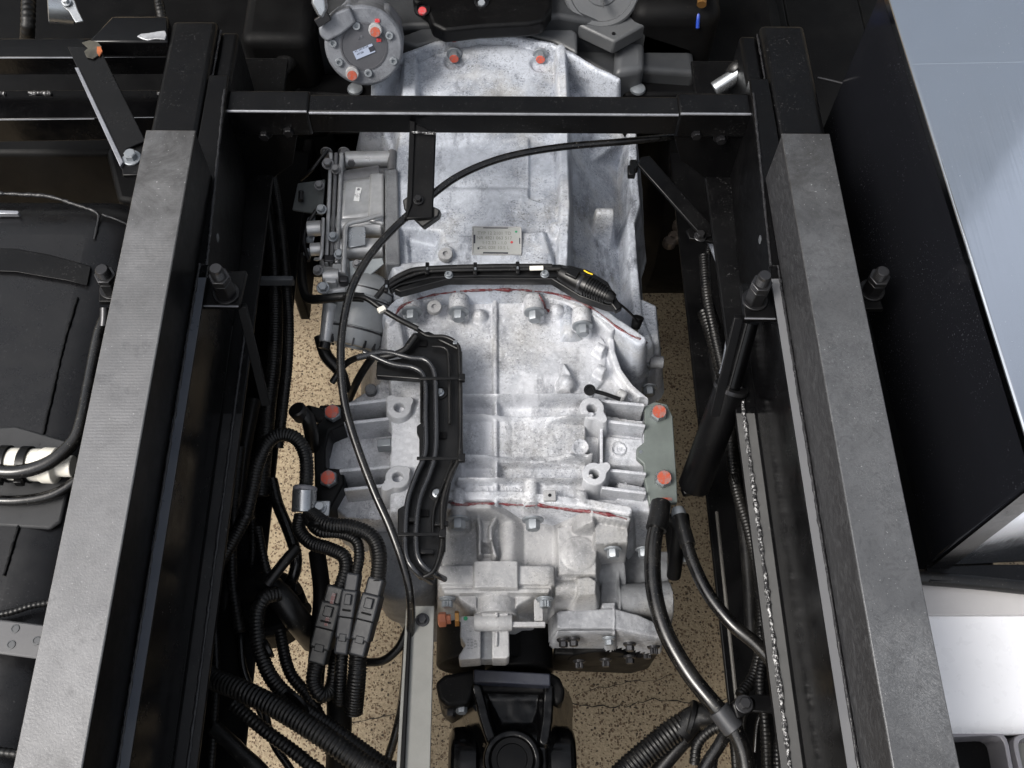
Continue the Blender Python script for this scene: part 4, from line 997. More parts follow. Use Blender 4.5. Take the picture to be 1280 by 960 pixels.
# ------------------------------------------------------------------ drive shaft joint
zy = -.47
t = thing("drive_shaft", "glossy black drive shaft yoke with universal joint cap behind the gearbox", "drive shaft", P(630, 930, zy-.1))
cy = P(625, 846, zy-.07); fl = M()
fl.prism([P(x, y, zy-.006) for x, y in [(544, 853), (556, 843), (592, 837), (690, 840), (700, 847), (707, 862), (704, 878), (694, 882), (688, 866), (592, 864), (586, 880), (560, 884), (548, 874)]], (0, 0, -.14)); fl.build("flange", DARKER, t, .012, 4)
M().prism([P(x, y, zy+.018) for x, y in [(592, 836), (688, 842), (688, 857), (592, 852)]], (0, 0, -.05)).build("flange_key", painted("blue_black_paint", lin(26, 30, 44), .4), t, .002)
yk = HF((560, 840, 730, 1010), zy, .0016, zy-.16)
yk.add(yk.poly([(592, 856), (690, 858), (688, 900), (686, 930), (688, 1000), (604, 1000), (602, 925)], zy), zy-.008-1.6*(yk.X-P(640, 900, zy).x)**2, 4, .004)
yk.cut(yk.poly([(608, 868), (678, 868), (668, 902), (628, 902)], zy), zy-.026, 1.0, .004, .006)
yk.add(yk.line([(596, 860), (606, 900), (614, 925)], zy, 6), zy+.002, 4); yk.add(yk.line([(686, 860), (684, 900), (680, 925)], zy, 6), zy, 4)
yk.add(yk.circ((640, 950), zy, 37), zy+.004, 6, .003)
yk.cut(yk.circ((640, 950), zy, 27), zy-.006, 5, .002); yk.add(yk.circ((640, 950), zy, 25), zy-.004, 4)
yk.rough(.0018, 90, 31); yk.build("yoke", BLK, t, zy-.15)
M().lathe(P(640, 950, zy-.006), (0, 0, 1), [(0, .030), (.006, .030), (.008, .028), (.008, .021), (.005, .020), (.006, .003)], 40).build("bearing_cap", BLKD, t)
for x0 in (-1, 1):
    c = P(640, 955, zy-.085); m = M(); m.lathe(c+V(x0*.048, 0, 0), (x0, 0, 0), [(0, .05), (.02, .052), (.036, .05), (.042, .042)], 32); m.build("side_cup", BLK, t, .003)
m = M(); m.cyl(P(640, 940, zy-.1)+V(0, .05, 0), P(640, 940, zy-.1)+V(0, -.5, 0), .055, None, 32); m.build("shaft_tube", BLK, t)
for x, y in ((577, 879), (563, 884)): bolt(t, P(x, y, zy-.03), (0, -1, .2), .008, ZINCD if x > 570 else BLKB, .012)
# ------------------------------------------------------------------ long black cable
cable = [(900, 166, -.2), (850, 170, -.18), (780, 177, -.165), (700, 184, -.155), (630, 197, -.15), (575, 219, -.15), (535, 248, -.155), (495, 283, -.16), (462, 320, -.16), (440, 360, -.16), (429, 405, -.165), (426, 450, -.17), (431, 505, -.18), (447, 560, -.19), (468, 615, -.2), (488, 660, -.21), (504, 705, -.225), (513, 745, -.25), (513, 790, -.30), (508, 850, -.35), (496, 910, -.40), (478, 975, -.45)]
tag(hose("long_cable", cable, 5.2, GLOSSR), "long glossy black cable arching over the gearbox from the cross member down its side", "cable")
# ------------------------------------------------------------------ galvanised channel in front of the yoke
t = thing("support_channel", "pale galvanised channel with one small bolt standing up beside the drive shaft", "support channel", P(525, 900, -.4))
plate3(M(), [(514, 757), (543, 757), (542, 800), (532, 1180), (490, 1180)], (514, 757, -.30), (543, 757, -.30), (520, 960, -.30), .004).build("web", GALV, t, .001)
plate3(M(), [(511, 757), (515.5, 757), (495, 1180), (488, 1180)], (511, 757, -.294), (516, 757, -.294), (500, 990, -.294), .05).build("side_flange", BLKD, t, .0012)
plate3(M(), [(507.5, 762), (511.2, 757), (488.5, 1180), (482, 1180)], (511, 757, -.296), (516, 757, -.296), (500, 990, -.296), .004).build("bright_lip", GALV, t, .0008)
bolt(t, P(528, 775, -.30), (0, 0, 1), .0058, STEELD, .005, 1.5)
# ------------------------------------------------------------------ upper wiring duct
t = thing("wiring_duct", "narrow black wiring duct with clipped cables lying across the gearbox seam", "wiring duct", P(630, 345, -.28))
zd = -.262
slabs(M(), [(484, 354), (498, 343), (525, 335), (600, 331), (700, 330), (722, 335), (700, 346), (600, 345), (540, 347), (500, 356), (488, 363)], zd, .012).build("tray", PLAS, t, .0015)
slabs(M(), [(492, 361), (540, 346), (640, 344), (702, 345), (730, 362), (770, 376), (776, 384), (758, 382), (724, 370), (690, 349), (560, 349), (500, 365)], zd-.002, .016).build("front_lip", PLAS, t, .0015)
hose("cable", [(470, 372, zd), (486, 354, zd+.003), (505, 342, zd+.005), (530, 336, zd+.005), (620, 333, zd+.005), (690, 333, zd+.005)], 3.4, RUB, t)
hose("cable", [(486, 358, zd+.003), (510, 346, zd+.004), (540, 339, zd+.004), (620, 337, zd+.004), (700, 336, zd+.004)], 2.4, RUB, t)
for x, y in ((483, 358), (534, 336), (594, 336), (647, 335)):
    M().obox(P(x, y, zd+.006), (.0028, 0, 0), (0, .010, 0), (0, 0, .003)).build("clip", PLAS, t, .001)
    M().obox(P(x, y, zd+.0095), (.0016, 0, 0), (0, .0022, 0), (0, 0, .0008)).build("clip_stud", ZINC, t)
for x, y in ((561, 344), (681, 343)): bolt(t, P(x, y, zd), (0, 0, 1), .005, ZINCD, .004, 1.3, 'socket')
M().tube(spline([P(662, 335.5, zd+.008), P(679, 335, zd+.009)]), .0036, 12).build("white_tag", WHITEP, t)
t = thing("ribbed_plug", "black ribbed cable plug with yellow mark at the end of the wiring duct", "cable plug", P(740, 355, zd))
ca, cb = P(700, 341, zd+.012), P(768, 374, zd+.010); d = cb-ca; L = d.length
pr = [(0, .010), (L*.1, .0125), (L*.3, .014), (L*.42, .0145)]
for k in range(9): q = L*(.48+.045*k); pr += [(q, .0158-.0004*k), (q+L*.02, .0158-.0004*k), (q+L*.022, .0135-.0004*k), (q+L*.044, .0135-.0004*k)]
pr += [(L*.93, .010), (L, .007)]
M().lathe(ca, d, pr, 24).build("body", PLAS, t)
slabs(M(), [(694, 336), (712, 331), (735, 337), (760, 352), (778, 384), (770, 388), (752, 362), (726, 345), (700, 345)], zd+.004, .012).build("holder", PLAS, t, .002)
M().obox(ca+d*.22+V(0, 0, .014), d.normalized()*.009, d.normalized().cross(V(0, 0, 1))*.007, V(0, 0, .003)).build("latch", PLAS, t, .0012)
M().tube(spline([P(730, 338, zd+.028), P(735, 341, zd+.0285), (P(741, 343, zd+.0285))]), .0011, 6).build("yellow_mark", YEL, t)
M().lathe(ca+d*.36, d, [(0, .0150), (.004, .0152), (.005, .0146)], 24).build("ring", STEELD, t)
tag(hose("thin_wire", [(772, 378, zd), (782, 386, zd-.01), (790, 394, zd-.03), (797, 402, zd-.06)], 1.6, RUB), "thin black wire from the ribbed plug to the small sensor", "wire")
t = thing("small_sensor", "small black sensor with pale terminal on the seam flange", "sensor", P(796, 405, zd-.08))
M().cyl(P(798, 396, zd-.06), P(794, 410, zd-.075), .009, .007).build("body", PLAS, t, .001); M().cyl(P(794, 409, zd-.075), P(792, 418, zd-.085), .006).build("terminal", GALV, t)
# ------------------------------------------------------------------ side wiring tray
zt = -.285
t = thing("wiring_tray", "black plastic wiring tray with three clipped tubes running down the side of the gearbox", "wiring tray", P(545, 560, zt))
slabs(M(), [(506, 430), (516, 416), (536, 414), (548, 420), (566, 424), (576, 440), (577, 568), (562, 604), (556, 640), (555, 690), (543, 722), (524, 722), (508, 704), (497, 690), (497, 636), (507, 630), (514, 604), (524, 586), (524, 546), (521, 540), (521, 532), (527, 528), (527, 474), (470, 470), (471, 452), (506, 447)], zt, .012).build("tray", PLAS, t, .0015)
for pts in ([(548, 424), (572, 436)], [(527, 476), (527, 528)], [(576, 440), (577, 568)], [(562, 604), (556, 640)], [(556, 640), (555, 690)]):
    M().tube([P(x, y, zt+.001) for x, y in pts], .0022, 8).build("edge_rib", PLAS, t)
hose("tube", [(446, 447, zt+.01), (480, 440, zt+.01), (512, 447, zt+.011), (532, 450, zt+.011), (543, 466, zt+.011), (545, 500, zt+.011), (545, 560, zt+.011), (538, 590, zt+.011), (526, 620, zt+.011), (521, 650, zt+.011), (521, 690, zt+.010), (530, 708, zt+.008), (545, 718, zt), (556, 724, zt-.02)], 3.6, TUBEG, t)
hose("tube", [(455, 440, zt+.009), (490, 455, zt+.009), (518, 460, zt+.01), (531, 474, zt+.01), (532, 520, zt+.01), (532, 565, zt+.01), (522, 590, zt+.01), (510, 625, zt+.01), (507, 660, zt+.01), (508, 695, zt+.01), (520, 714, zt+.006), (540, 728, zt-.02)], 3.6, TUBEG, t)
hose("tube", [(520, 411, zt+.012), (535, 420, zt+.012), (556, 421, zt+.012), (571, 430, zt+.012), (574.5, 450, zt+.012), (575, 560, zt+.012), (563, 594, zt+.012), (553, 630, zt+.012), (552, 680, zt+.011), (543, 712, zt+.008), (530, 721, zt+.004)], 2.6, RUB, t)
hose("tube", [(540, 433, zt+.008), (556, 435, zt+.008), (561, 450, zt+.008), (562, 530, zt+.008)], 1.8, RUB, t)
hose("tube", [(566, 575, zt+.006), (550, 615, zt+.006), (542, 640, zt+.006), (541, 668, zt+.006)], 1.8, RUB, t)
for x0, x1, y in ((524, 580, 473), (521, 580, 573), (497, 556, 668)):
    a, b = P(x0, y, zt+.0155), P(x1, y, zt+.0155); M().obox((a+b)/2, (b-a)/2, (0, .0022, 0), (0, 0, .0014)).build("clip_bar", PLAS, t, .0006)
    M().obox(b+V(-.003, 0, .001), (.0045, 0, 0), (0, .0055, 0), (0, 0, .004)).build("clip_lock", PLAS, t, .001)
for x, y in ((529, 430), (553, 545), (531, 642)): M().obox(P(x, y, zt), (.0055, 0, 0), (0, .005, 0), (0, 0, .003)).build("socket_hole", DARKER, t)
for x, y in ((550, 491), (546, 617)):
    M().lathe(P(x, y, zt), (0, 0, 1), [(0, .0105), (.002, .0105), (.0022, .008), (.0005, .008)], 24).build("bolt_cup", PLAS, t); bolt(t, P(x, y, zt+.001), (0, 0, 1), .0048, ZINC, .005, 1.25, 'torx')
for x, y in ((520, 410), (569, 428)): M().obox(P(x, y, zt+.016), (.003, 0, 0), (0, .003, 0), (0, 0, .0012)).build("clip_stud", ZINC, t, .0004)
for x, y in ((552, 655), (534, 690), (515, 650)): M().obox(P(x, y, zt+.006), (.009, 0, 0), (0, .003, 0), (0, 0, .003)).build("tray_rib", PLAS, t, .0008)
tag(hose("sensor_cable", [(430, 372, -.27), (455, 372, -.255), (480, 388, -.255), (500, 400, -.257), (522, 411, -.262)], 3.6, RUB), "black twisted sensor cable crossing from the canister to the wiring tray", "cable")
for x, y, q in ((477, 387, -.25),): tag(M().obox(P(x, y, q), (.005, .003, 0), (-.002, .0034, 0), (0, 0, .003)).build("white_tie", WHITEP, None, .0008), "tiny white cable tie on the sensor cable above the canister", "cable tie")
tag(hose("twisted_cable", [(415, 478, -.34), (432, 455, -.32), (455, 445, -.29), (480, 446, -.28), (505, 438, -.275), (520, 420, -.27)], 4.2, RUB), "black cable rising from beneath the canister into the wiring tray", "cable")
tag(hose("breather_strip", [(738, 488, -.305), (755, 492, -.31), (775, 499, -.317)], 2.6, PLAS), "small black strip by the right-hand cross rib", "strip")
p = P(737, 488, -.30); M().lathe(p, (0, -.1, 1), [(0, .0085), (.003, .0085), (.003, .005), (.001, .005)], 20).build("strip_eye", PLAS, bpy.data.objects["breather_strip"])
# ------------------------------------------------------------------ clutch actuator with canister
za = -.298
t = thing("clutch_actuator", "satin metal clutch actuator with label and round canister bolted to the gearbox flank", "actuator", P(440, 300, za-.1))
b = M(); b.prism([P(x, y, za) for x, y in [(424, 222), (472, 216), (474, 270), (420, 278)]], (0, 0, -.10)); b.build("housing", SATIN, t, .012, 4)
b = M(); b.cyl(P(423, 230, za-.022), P(476, 222, za-.022), .020, None, 24); b.build("upper_barrel", SATD, t, .002)
b = M(); b.prism([P(x, y, za+.002) for x, y in [(462, 216), (480, 215), (480, 280), (459, 276)]], (0, 0, -.10)); b.build("end_flange", SATIN, t, .004, 3)
b = M(); b.prism([P(x, y, za+.005) for x, y in [(481, 212), (497, 210), (500, 330), (481, 330)]], (0, 0, -.12)); b.build("mount_flange", ALUD, t, .003)
for i, x in enumerate((405, 411.5, 418)):
    M().prism([P(x+6, 190, za+.006), P(x+11, 190, za+.006), P(x+5, 328, za+.002), P(x, 328, za+.002)], (0, 0, -.11)).build("split_flange", SATD if i % 2 else SATIN, t, .002, 3)
for x0, x1, y, r in ((414, 478, 284, .017), (418, 480, 312, .017), (432, 492, 200, .014)):
    M().cyl(P(x0, y, za-.018), P(x1, y-1, za-.018), r, None, 24).build("barrel", SATIN, t, .002, 2)
M().cyl(P(490, 190, za-.01), P(490, 214, za-.01), .007).build("post", SATD, t)
plate3(M(), [(365, 262), (372, 229), (406, 224), (402, 268)], (365, 262, za-.015), (372, 229, za-.015), (404, 250, za+.0), .004).build("slotted_plate", plain("plate_grey", lin(118, 122, 122), .4, .5, .2), t, .001)
M().tube([P(376.5, 240, za+.0005), P(376, 251, za+.0005)], .0045, 12).build("slot", BLKB, t)
p = P(447, 243, za+.0008); M().obox(p, (.0045, -.0006, 0), (.0012, .0135, 0), (0, 0, .0006)).build("white_label", PAPER, t)
text("I D\n4 0 7 1\n2 2 8", p+V(.0, -.002, .0007), V(.1, 1, 0), V(-1, .1, 0), .0032, INK, t, "label_print", .0001)
M().lathe(p+V(.001, .0095, .0006), (0, 0, 1), [(0, .0024), (.0003, .0024)], 14).build("label_dot", RIM, t)
plate3(M(), [(433, 283), (457, 283), (457, 306), (434, 310)], (433, 283, za+.012), (457, 283, za+.012), (440, 310, za+.006), .003).build("bright_tab", ZINC, t, .001)
hose("bent_bracket", [(477, 268, za+.012), (455, 275, za+.016), (434, 281, za+.018), (431, 300, za+.016), (429, 342, za+.01)], 3.2, SATIN, t)
hose("bent_bracket", [(404, 273, za+.012), (403, 300, za+.012), (401, 322, za+.008), (394, 324, za)], 2.2, SATIN, t)
plate3(M(), [(436, 326), (478, 322), (480, 330), (455, 350), (438, 352)], (436, 326, za+.0), (478, 322, za+.0), (440, 352, za-.01), .004).build("side_tab", plain("tab_grey", lin(146, 152, 154), .4, .3), t, .001)
b = M(); b.prism([P(x, y, za-.01) for x, y in [(398, 322), (436, 320), (440, 362), (406, 368)]], (0, 0, -.08)); b.build("valve_block", SATIN, t, .006, 3)
for x, y, r in ((412, 326, .008), (424, 338, .010), (414, 352, .009), (430, 352, .007)): M().obox(P(x, y, za-.004), (r, 0, 0), (0, r*.8, 0), (0, 0, .008)).build("valve_cap", SATIN if r > .0085 else STEELD, t, .002)
for x, y in ((393, 278), (392, 300), (389, 316)): bolt(t, P(x, y, za-.02), (-1, 0, .3), .007, ZINCD, .009, 1.4)
for x, y in ((408, 190), (430, 190), (440, 200)): bolt(t, P(x, y, za-.015), (0, -1, .3), .007, SATD, .009, 1.4)
ca, cb = P(462, 344, za-.03), P(440, 437, za-.075); d = cb-ca; L = d.length; R = 34*s_(ca)
M().lathe(ca, d, [(-.004, R*.3), (0, R*.55), (.008, R*.8), (.018, R*.93), (.022, R*.95), (.0225, R*.99), (.036, R), (.037, R*.965), (.039, R*.965), (.040, R), (L*.72, R), (L*.725, R*.96), (L*.74, R*.96), (L*.745, R*1.0), (L*.90, R*.97), (L*.96, R*.88), (L*.965, R*.6), (L*.93, R*.58), (L*.93, .01)], 48).build("canister", plain("canister_grey", lin(158, 161, 163), .4, .25, .2, .1), t)
for q, w_ in ((.024, .0022), (.040, .0022), (L*.735, .003)): M().lathe(ca+d.normalized()*q, d, [(0, R*.99), (.0004, R*1.012), (w_, R*1.012), (w_+.0004, R*.99)], 48).build("canister_band", STEELD, t)
for k_ in range(14):
    a_ = 2*math.pi*k_/14; u_, v_, w3_ = frame_axes(d); c_ = ca+w3_*(L*.93)+(u_*math.cos(a_)+v_*math.sin(a_))*R*.955; M().obox(c_, w3_*.006, (u_*math.cos(a_)+v_*math.sin(a_))*.002, w3_.cross(u_*math.cos(a_)+v_*math.sin(a_))*.0014).build("grip_rib", STEELD, t)
M().cyl(P(413, 380, za-.03), P(407, 428, za-.05), .0115, .0095).build("side_barrel", SATIN, t, .002)
M().cyl(P(407, 428, za-.05), P(405, 436, za-.053), .0085).build("barrel_plug", BLKB, t)
tag(hose("actuator_cable", [(378, 320, za-.04), (378, 350, za-.02), (384, 372, za-.005), (400, 374, za+.01), (428, 371, za+.02), (455, 372, za+.02)], 6, RUB), "black cable bundle passing under the canister side of the actuator", "cable")
tag(hose("branch_cable", [(400, 420, za-.07), (408, 445, za-.08), (425, 465, za-.09), (432, 490, za-.11)], 8, RUB), "black cable emerging below the canister end", "cable")
tag(hose("branch_cable", [(470, 440, za-.02), (450, 470, za-.06), (436, 500, za-.12)], 5, RUB), "thin black cable dropping beside the wiring tray toward the ground", "cable")
# ------------------------------------------------------------------ conduits along the inner side of the rail
tag(hose("corrugated_conduit", [(322, 200, -.36), (334, 260, -.36), (342, 320, -.36), (344, 390, -.36), (342, 450, -.37), (334, 520, -.39), (326, 620, -.42)], 10, CONV, None, .0042), "thick corrugated conduit running along the rail beside the actuator", "conduit", "conduits along the rail")
tag(hose("corrugated_conduit", [(338, 210, -.34), (349, 270, -.34), (357, 340, -.34), (361, 400, -.34), (360, 450, -.35), (355, 500, -.37), (348, 560, -.4)], 6.5, CONV, None, .0045), "thinner corrugated conduit beside the thick one along the rail", "conduit", "conduits along the rail")
tag(M().obox(P(346, 351, -.32), (.026, 0, 0), (0, .004, 0), (0, 0, .008)).build("conduit_clip", GREYP, None, .001), "grey clip holding the two rail conduits together", "clip")
tag(hose("cable_loop", [(379, 632, -.32), (383, 600, -.31), (382, 570, -.30), (371, 549, -.295), (352, 543, -.295), (335, 553, -.30), (322, 580, -.31), (314, 615, -.33), (306, 645, -.34), (290, 676, -.36), (276, 700, -.38)], 9, CONV, None, .0042), "corrugated conduit looping up beside the mount bracket into a silver clip", "conduit")
t = thing("pipe_clip", "silver pipe clip with bolted tab around the looping conduit", "pipe clip", P(380, 628, -.32))
M().lathe(P(380, 640, -.322), (P(381, 612, -.312)-P(380, 640, -.322)), [(0, .0155), (.001, .0165), (.029, .0165), (.030, .0155)], 28).build("band", ZINC, t)
M().lathe(P(381, 614, -.313), (P(381, 606, -.31)-P(380, 614, -.312)), [(0, .0150), (.001, .0165), (.005, .0165), (.007, .0145)], 28).build("collar", RIM, t)
M().obox(P(402, 636, -.325), (.011, 0, 0), (0, .011, 0), (0, 0, .002)).build("tab", ZINC, t, .001); bolt(t, P(400, 635, -.323), (0, 0, 1), .007, ZINC, .006, 1.3)
tag(hose("pipe_elbow", [(374, 514, -.30), (382, 519, -.30), (388, 535, -.32), (391, 560, -.36)], 9, PLAS), "black pipe elbow rising beside the mount bracket", "pipe elbow")
p = P(374, 516, -.295); M().lathe(p, (-.3, .2, 1), [(-.01, .011), (.004, .0125), (.008, .0125), (.010, .010)], 24).build("elbow_cap", PLAS, bpy.data.objects["pipe_elbow"])
M().cyl(P(384, 516, -.31), P(400, 520, -.325), .011, None, 18).build("elbow_arm", PLAS, bpy.data.objects["pipe_elbow"])
# three harness branches and their plugs
br = [("leftmost", [(376, 644, -.33), (374, 662, -.33), (388, 678, -.325), (412, 686, -.32), (430, 696, -.315), (432, 714, -.315), (424, 738, -.318)], 9, (422, 734), (398, 826), 13),
      ("middle", [(382, 644, -.325), (398, 664, -.315), (425, 667, -.31), (445, 676, -.305), (449, 696, -.305), (444, 722, -.31)], 7, (443, 718), (428, 814), 10),
      ("rightmost", [(386, 640, -.32), (408, 655, -.305), (440, 659, -.30), (464, 670, -.30), (474, 692, -.30), (472, 728, -.305)], 10, (472, 724), (448, 816), 12)]
for i, (nm, pts, r, ca, cb, hw) in enumerate(br):
    look = ("red-stained grey plug", "slim grey plug with latch", "broad grey plug with two latches")[i]
    tag(hose("harness_branch", pts, r, CONV, None, .0040), f"corrugated harness branch leading from the silver clip into the {look}", "harness branch", "harness branches")
    t = thing("harness_plug", f"{nm} of three harness plugs, {look} beside the gearbox", "cable plug", P(*cb, -.36), "harness plugs")
    A_, B_ = P(*ca, -.318+.005*i), P(*cb, -.345+.005*i); d = B_-A_; L = d.length; u = d.normalized(); s = u.cross(V(0, 0, 1)).normalized(); n = s.cross(u); w_ = hw*s_(A_)
    bodym = plain("plug_plastic_"+nm, lin(*((30, 31, 31), (50, 51, 54), (46, 47, 50))[i]), .42, 0, .25)
    segs = [(-.02, .26, .86, .0135), (.20, .58, 1.0, .017), (.54, .84, .98, .0155), (.80, 1.04, .86, .0125)]
    for a, b_, ww, hh in segs: M().obox(A_+d*(a+b_)/2, s*w_*ww, u*L*(b_-a)/2*.985, n*hh).build("plug_body", bodym, t, .003, 3)
    M().obox(A_+d*.33+n*.018, s*w_*.42, u*L*.07, n*.004).build("latch", bodym, t, .0012)
    M().obox(A_+d*.47+n*.0175, s*w_*.5, u*L*.012, n*.002).build("latch_rib", DARKER, t, .0005)
    M().obox(A_+d*.56+n*.0155, s*w_*.9, u*L*.008, n*.002).build("seam", DARKER, t, .0005)
    M().obox(A_+d*.82+n*.0135, s*w_*.45, u*L*.05, n*.003).build("latch", bodym, t, .001)
    for q in (.02, .06, .10): M().lathe(A_+d*q, u, [(0, w_*.78), (.001, w_*.84), (.003, w_*.84), (.004, w_*.78)], 18).build("boot_ring", bodym, t)
    if i == 0:
        for a, b_ in ((.08, .22), (.38, .52), (.58, .84)): M().obox(A_+d*(a+b_)/2+n*(.0172 if b_ < .55 else .0148)+s*w_*(-.1), s*w_*.18, u*L*(b_-a)/2, n*.0004).build("red_stripe", torque_paint("dull_red_%d" % int(a*100), (92, 30, 26)), t)
dn = [[(397, 826, -.35), (392, 850, -.36), (400, 868, -.37), (414, 862, -.38), (419, 835, -.38), (421, 800, -.39)], [(428, 812, -.35), (426, 840, -.36), (424, 880, -.39)], [(448, 814, -.345), (446, 846, -.355), (442, 890, -.39)]]
for i, q in enumerate(dn): tag(hose("harness_tail", q, (10, 8.5, 12)[i], CONV, None, .0042), ("corrugated tail bending back in a tight loop below the red-stained plug", "slim corrugated tail below the slim grey plug", "thick corrugated tail below the broad grey plug")[i], "harness tail", "harness tails")
tag(hose("sleeve", [(424, 862, -.40), (424, 900, -.43), (422, 980, -.5)], 16, DARKER), "wide matt black sleeve dropping below the harness plugs", "sleeve")
tag(hose("side_hose", [(452, 828, -.44), (478, 826, -.43), (498, 810, -.42), (508, 790, -.41), (516, 770, -.40)], 5.5, RUB), "plain black hose curving from the harness tails to the galvanised channel", "hose")
tag(hose("drop_cable", [(508, 805, -.42), (504, 860, -.46), (494, 920, -.5), (480, 975, -.55)], 4.5, RUB), "black cable dropping behind the galvanised channel", "cable")
tag(hose("joint_sleeve", [(372, 684, -.36), (356, 702, -.36), (334, 730, -.37)], 7, CONV), "short black jointed sleeve pointing down toward the rail from the harness", "sleeve")
tag(hose("smooth_hose", [(340, 600, -.42), (347, 630, -.42), (360, 662, -.42), (370, 695, -.42), (366, 722, -.43), (350, 745, -.45)], 7.5, GLOSSR), "smooth black hose curving past the harness above bare ground", "hose")
# big hoses in the lower corner
tag(hose("big_conduit", [(230, 818, -.40), (262, 846, -.37), (300, 862, -.35), (345, 884, -.34), (400, 918, -.33), (450, 954, -.33), (500, 990, -.33)], 14, CONV, None, .0058), "thick corrugated hose slanting across the lower corner under the rail", "hose", "corrugated hoses")
tag(hose("big_conduit", [(348, 742, -.38), (330, 748, -.37), (321, 772, -.37), (325, 812, -.37), (341, 850, -.37), (372, 880, -.37), (420, 914, -.37), (470, 950, -.37), (520, 985, -.37)], 10, CONV, None, .0050), "corrugated hose bending round and running beside the thickest one", "hose", "corrugated hoses")
tag(hose("radiator_hose", [(300, 740, -.44), (330, 732, -.41), (352, 748, -.40), (372, 775, -.42), (392, 800, -.47)], 17, RUB), "wide plain black hose arching behind the corrugated hoses", "hose")
t = thing("round_housing", "black round housing with small lugs half hidden by hoses", "housing", P(345, 750, -.5))
M().lathe(P(345, 770, -.50), (0, .1, 1), [(0, .05), (.05, .05), (.058, .042), (.06, .02)], 36).build("body", DARKER, t, .003)
for x, y in ((366, 738), (378, 762)): M().cyl(P(x, y, -.44), P(x+8, y-2, -.435), .008).build("lug", BLKB, t, .001)
for i, (pts, r, mt, lab) in enumerate([
    ([(258, 700, -.40), (268, 780, -.41), (270, 860, -.42), (262, 980, -.43)], 5, CONV, "ribbed black pipe closest to the rail in the lower corner"),
    ([(300, 760, -.45), (303, 830, -.45), (318, 870, -.46), (330, 900, -.47)], 5, GLOSSR, "thin glossy black pipe behind the thick corrugated hose"),
    ([(330, 880, -.44), (340, 925, -.44), (362, 960, -.44), (380, 990, -.44)], 5, GLOSSR, "glossy black pipe under the thick corrugated hose at the picture edge"),
    ([(286, 640, -.46), (284, 720, -.47), (280, 800, -.48), (276, 980, -.5)], 8, RUB, "plain black pipe in the shade along the rail"),
    ([(312, 600, -.46), (316, 680, -.47), (312, 760, -.48)], 6, CONV, "ribbed black pipe dropping inside the conduit loop")]):
    tag(hose("rail_pipe", pts, r, mt, None, .005 if mt is CONV else 0), lab, "pipe", "pipes along the rail")
# ------------------------------------------------------------------ dark plates below / beside (side shield, added shade sheet)
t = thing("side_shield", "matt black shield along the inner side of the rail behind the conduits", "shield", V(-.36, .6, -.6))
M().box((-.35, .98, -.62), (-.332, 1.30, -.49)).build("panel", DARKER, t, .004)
for x, z_, lab in ((.52, -.45, "matt black sheet added to darken the gap between swirled bar and steel box"), ):
    tag(M().box((.44, -.3, -.55), (.62, 1.9, -.52)).box((.60, -.3, -1.19), (.62, 1.9, -.5505)).box((.6205, -.3, -.55), (.78, 1.9, -.521)).box((.44, 1.9005, -.55), (1.5, 2.6, -.5205)).box((.7805, 1.15, -.55), (1.5, 1.9, -.5215)).build("shade_panel", DARKER, None, .004), lab, "guard")  # black sheet stands for shade; added unseen skirt blocks sky light
tag(M().box((-1.6, .905, -.62), (-.46, 1.45, -.60)).build("lower_guard", DARKER, None, .004), "black guard under the side beams", "guard") if False else None
# ------------------------------------------------------------------ right side: two glossy hoses, clamp
z5 = -.33
t5 = [(826, 628, -.33), (822, 650, -.325), (816, 690, -.32), (818, 740, -.32), (832, 790, -.32), (860, 840, -.32), (892, 880, -.32), (912, 902, -.325), (928, 935, -.335), (936, 985, -.35)]
hz = hose("pressure_hose", t5, 11, GLOSSR); tag(hz, "thick glossy black hose running from the green-grey mount plate to the rail clamp", "hose", "pressure hoses")
hose("boot", [(826, 630, -.33), (824, 645, -.3248), (820, 662, -.3225)], 13, RUB, hz)
hz = hose("pressure_hose", [(848, 642, -.35), (855, 665, -.345), (865, 700, -.34), (885, 742, -.335), (915, 780, -.33), (945, 805, -.33), (966, 830, -.335), (980, 865, -.35)], 8.5, GLOSSR); tag(hz, "thinner glossy black hose curving from a silver union under the rail edge", "hose", "pressure hoses")
hose("boot", [(849, 646, -.349), (854, 662, -.3455), (860, 682, -.3425)], 10, RUB, hz)
M().lathe(P(847, 636, -.352), P(850, 650, -.349)-P(847, 636, -.352), [(0, .0085), (.006, .0105), (.014, .0105), (.016, .008)], 20).build("union", ZINCD, hz)
tag(hose("guard_hose", [(838, 648, -.38), (848, 660, -.38), (846, 690, -.40), (842, 720, -.44)], 9, DARKER), "short matt black hose behind the thick glossy hose", "hose")
t = thing("hose_clamp", "black rail clamp with bolt gripping the thick glossy hose", "clamp", P(915, 885, -.31))
a, b = P(898, 886, -.322), P(918, 912, -.326)
M().lathe(a, b-a, [(0, .0135), (.001, .0145), ((b-a).length-.001, .0145), ((b-a).length, .0135)], 26).build("band", plain("clamp_grey", lin(56, 57, 60), .35, .3), t)
plate3(M(), [(915, 880), (930, 866), (944, 874), (946, 888), (922, 900)], (915, 880, -.305), (944, 870, -.305), (925, 900, -.310), .012).build("ear", FRAMEP, t, .003, 3)
plate3(M(), [(936, 868), (976, 868), (980, 892), (940, 890)], (936, 868, -.309), (980, 868, -.309), (950, 892, -.309), .006).build("arm", FRAMEP, t, .002)
bolt(t, P(930, 880, -.3045), (0, 0, 1), .0075, STEELD, .007, 1.5)
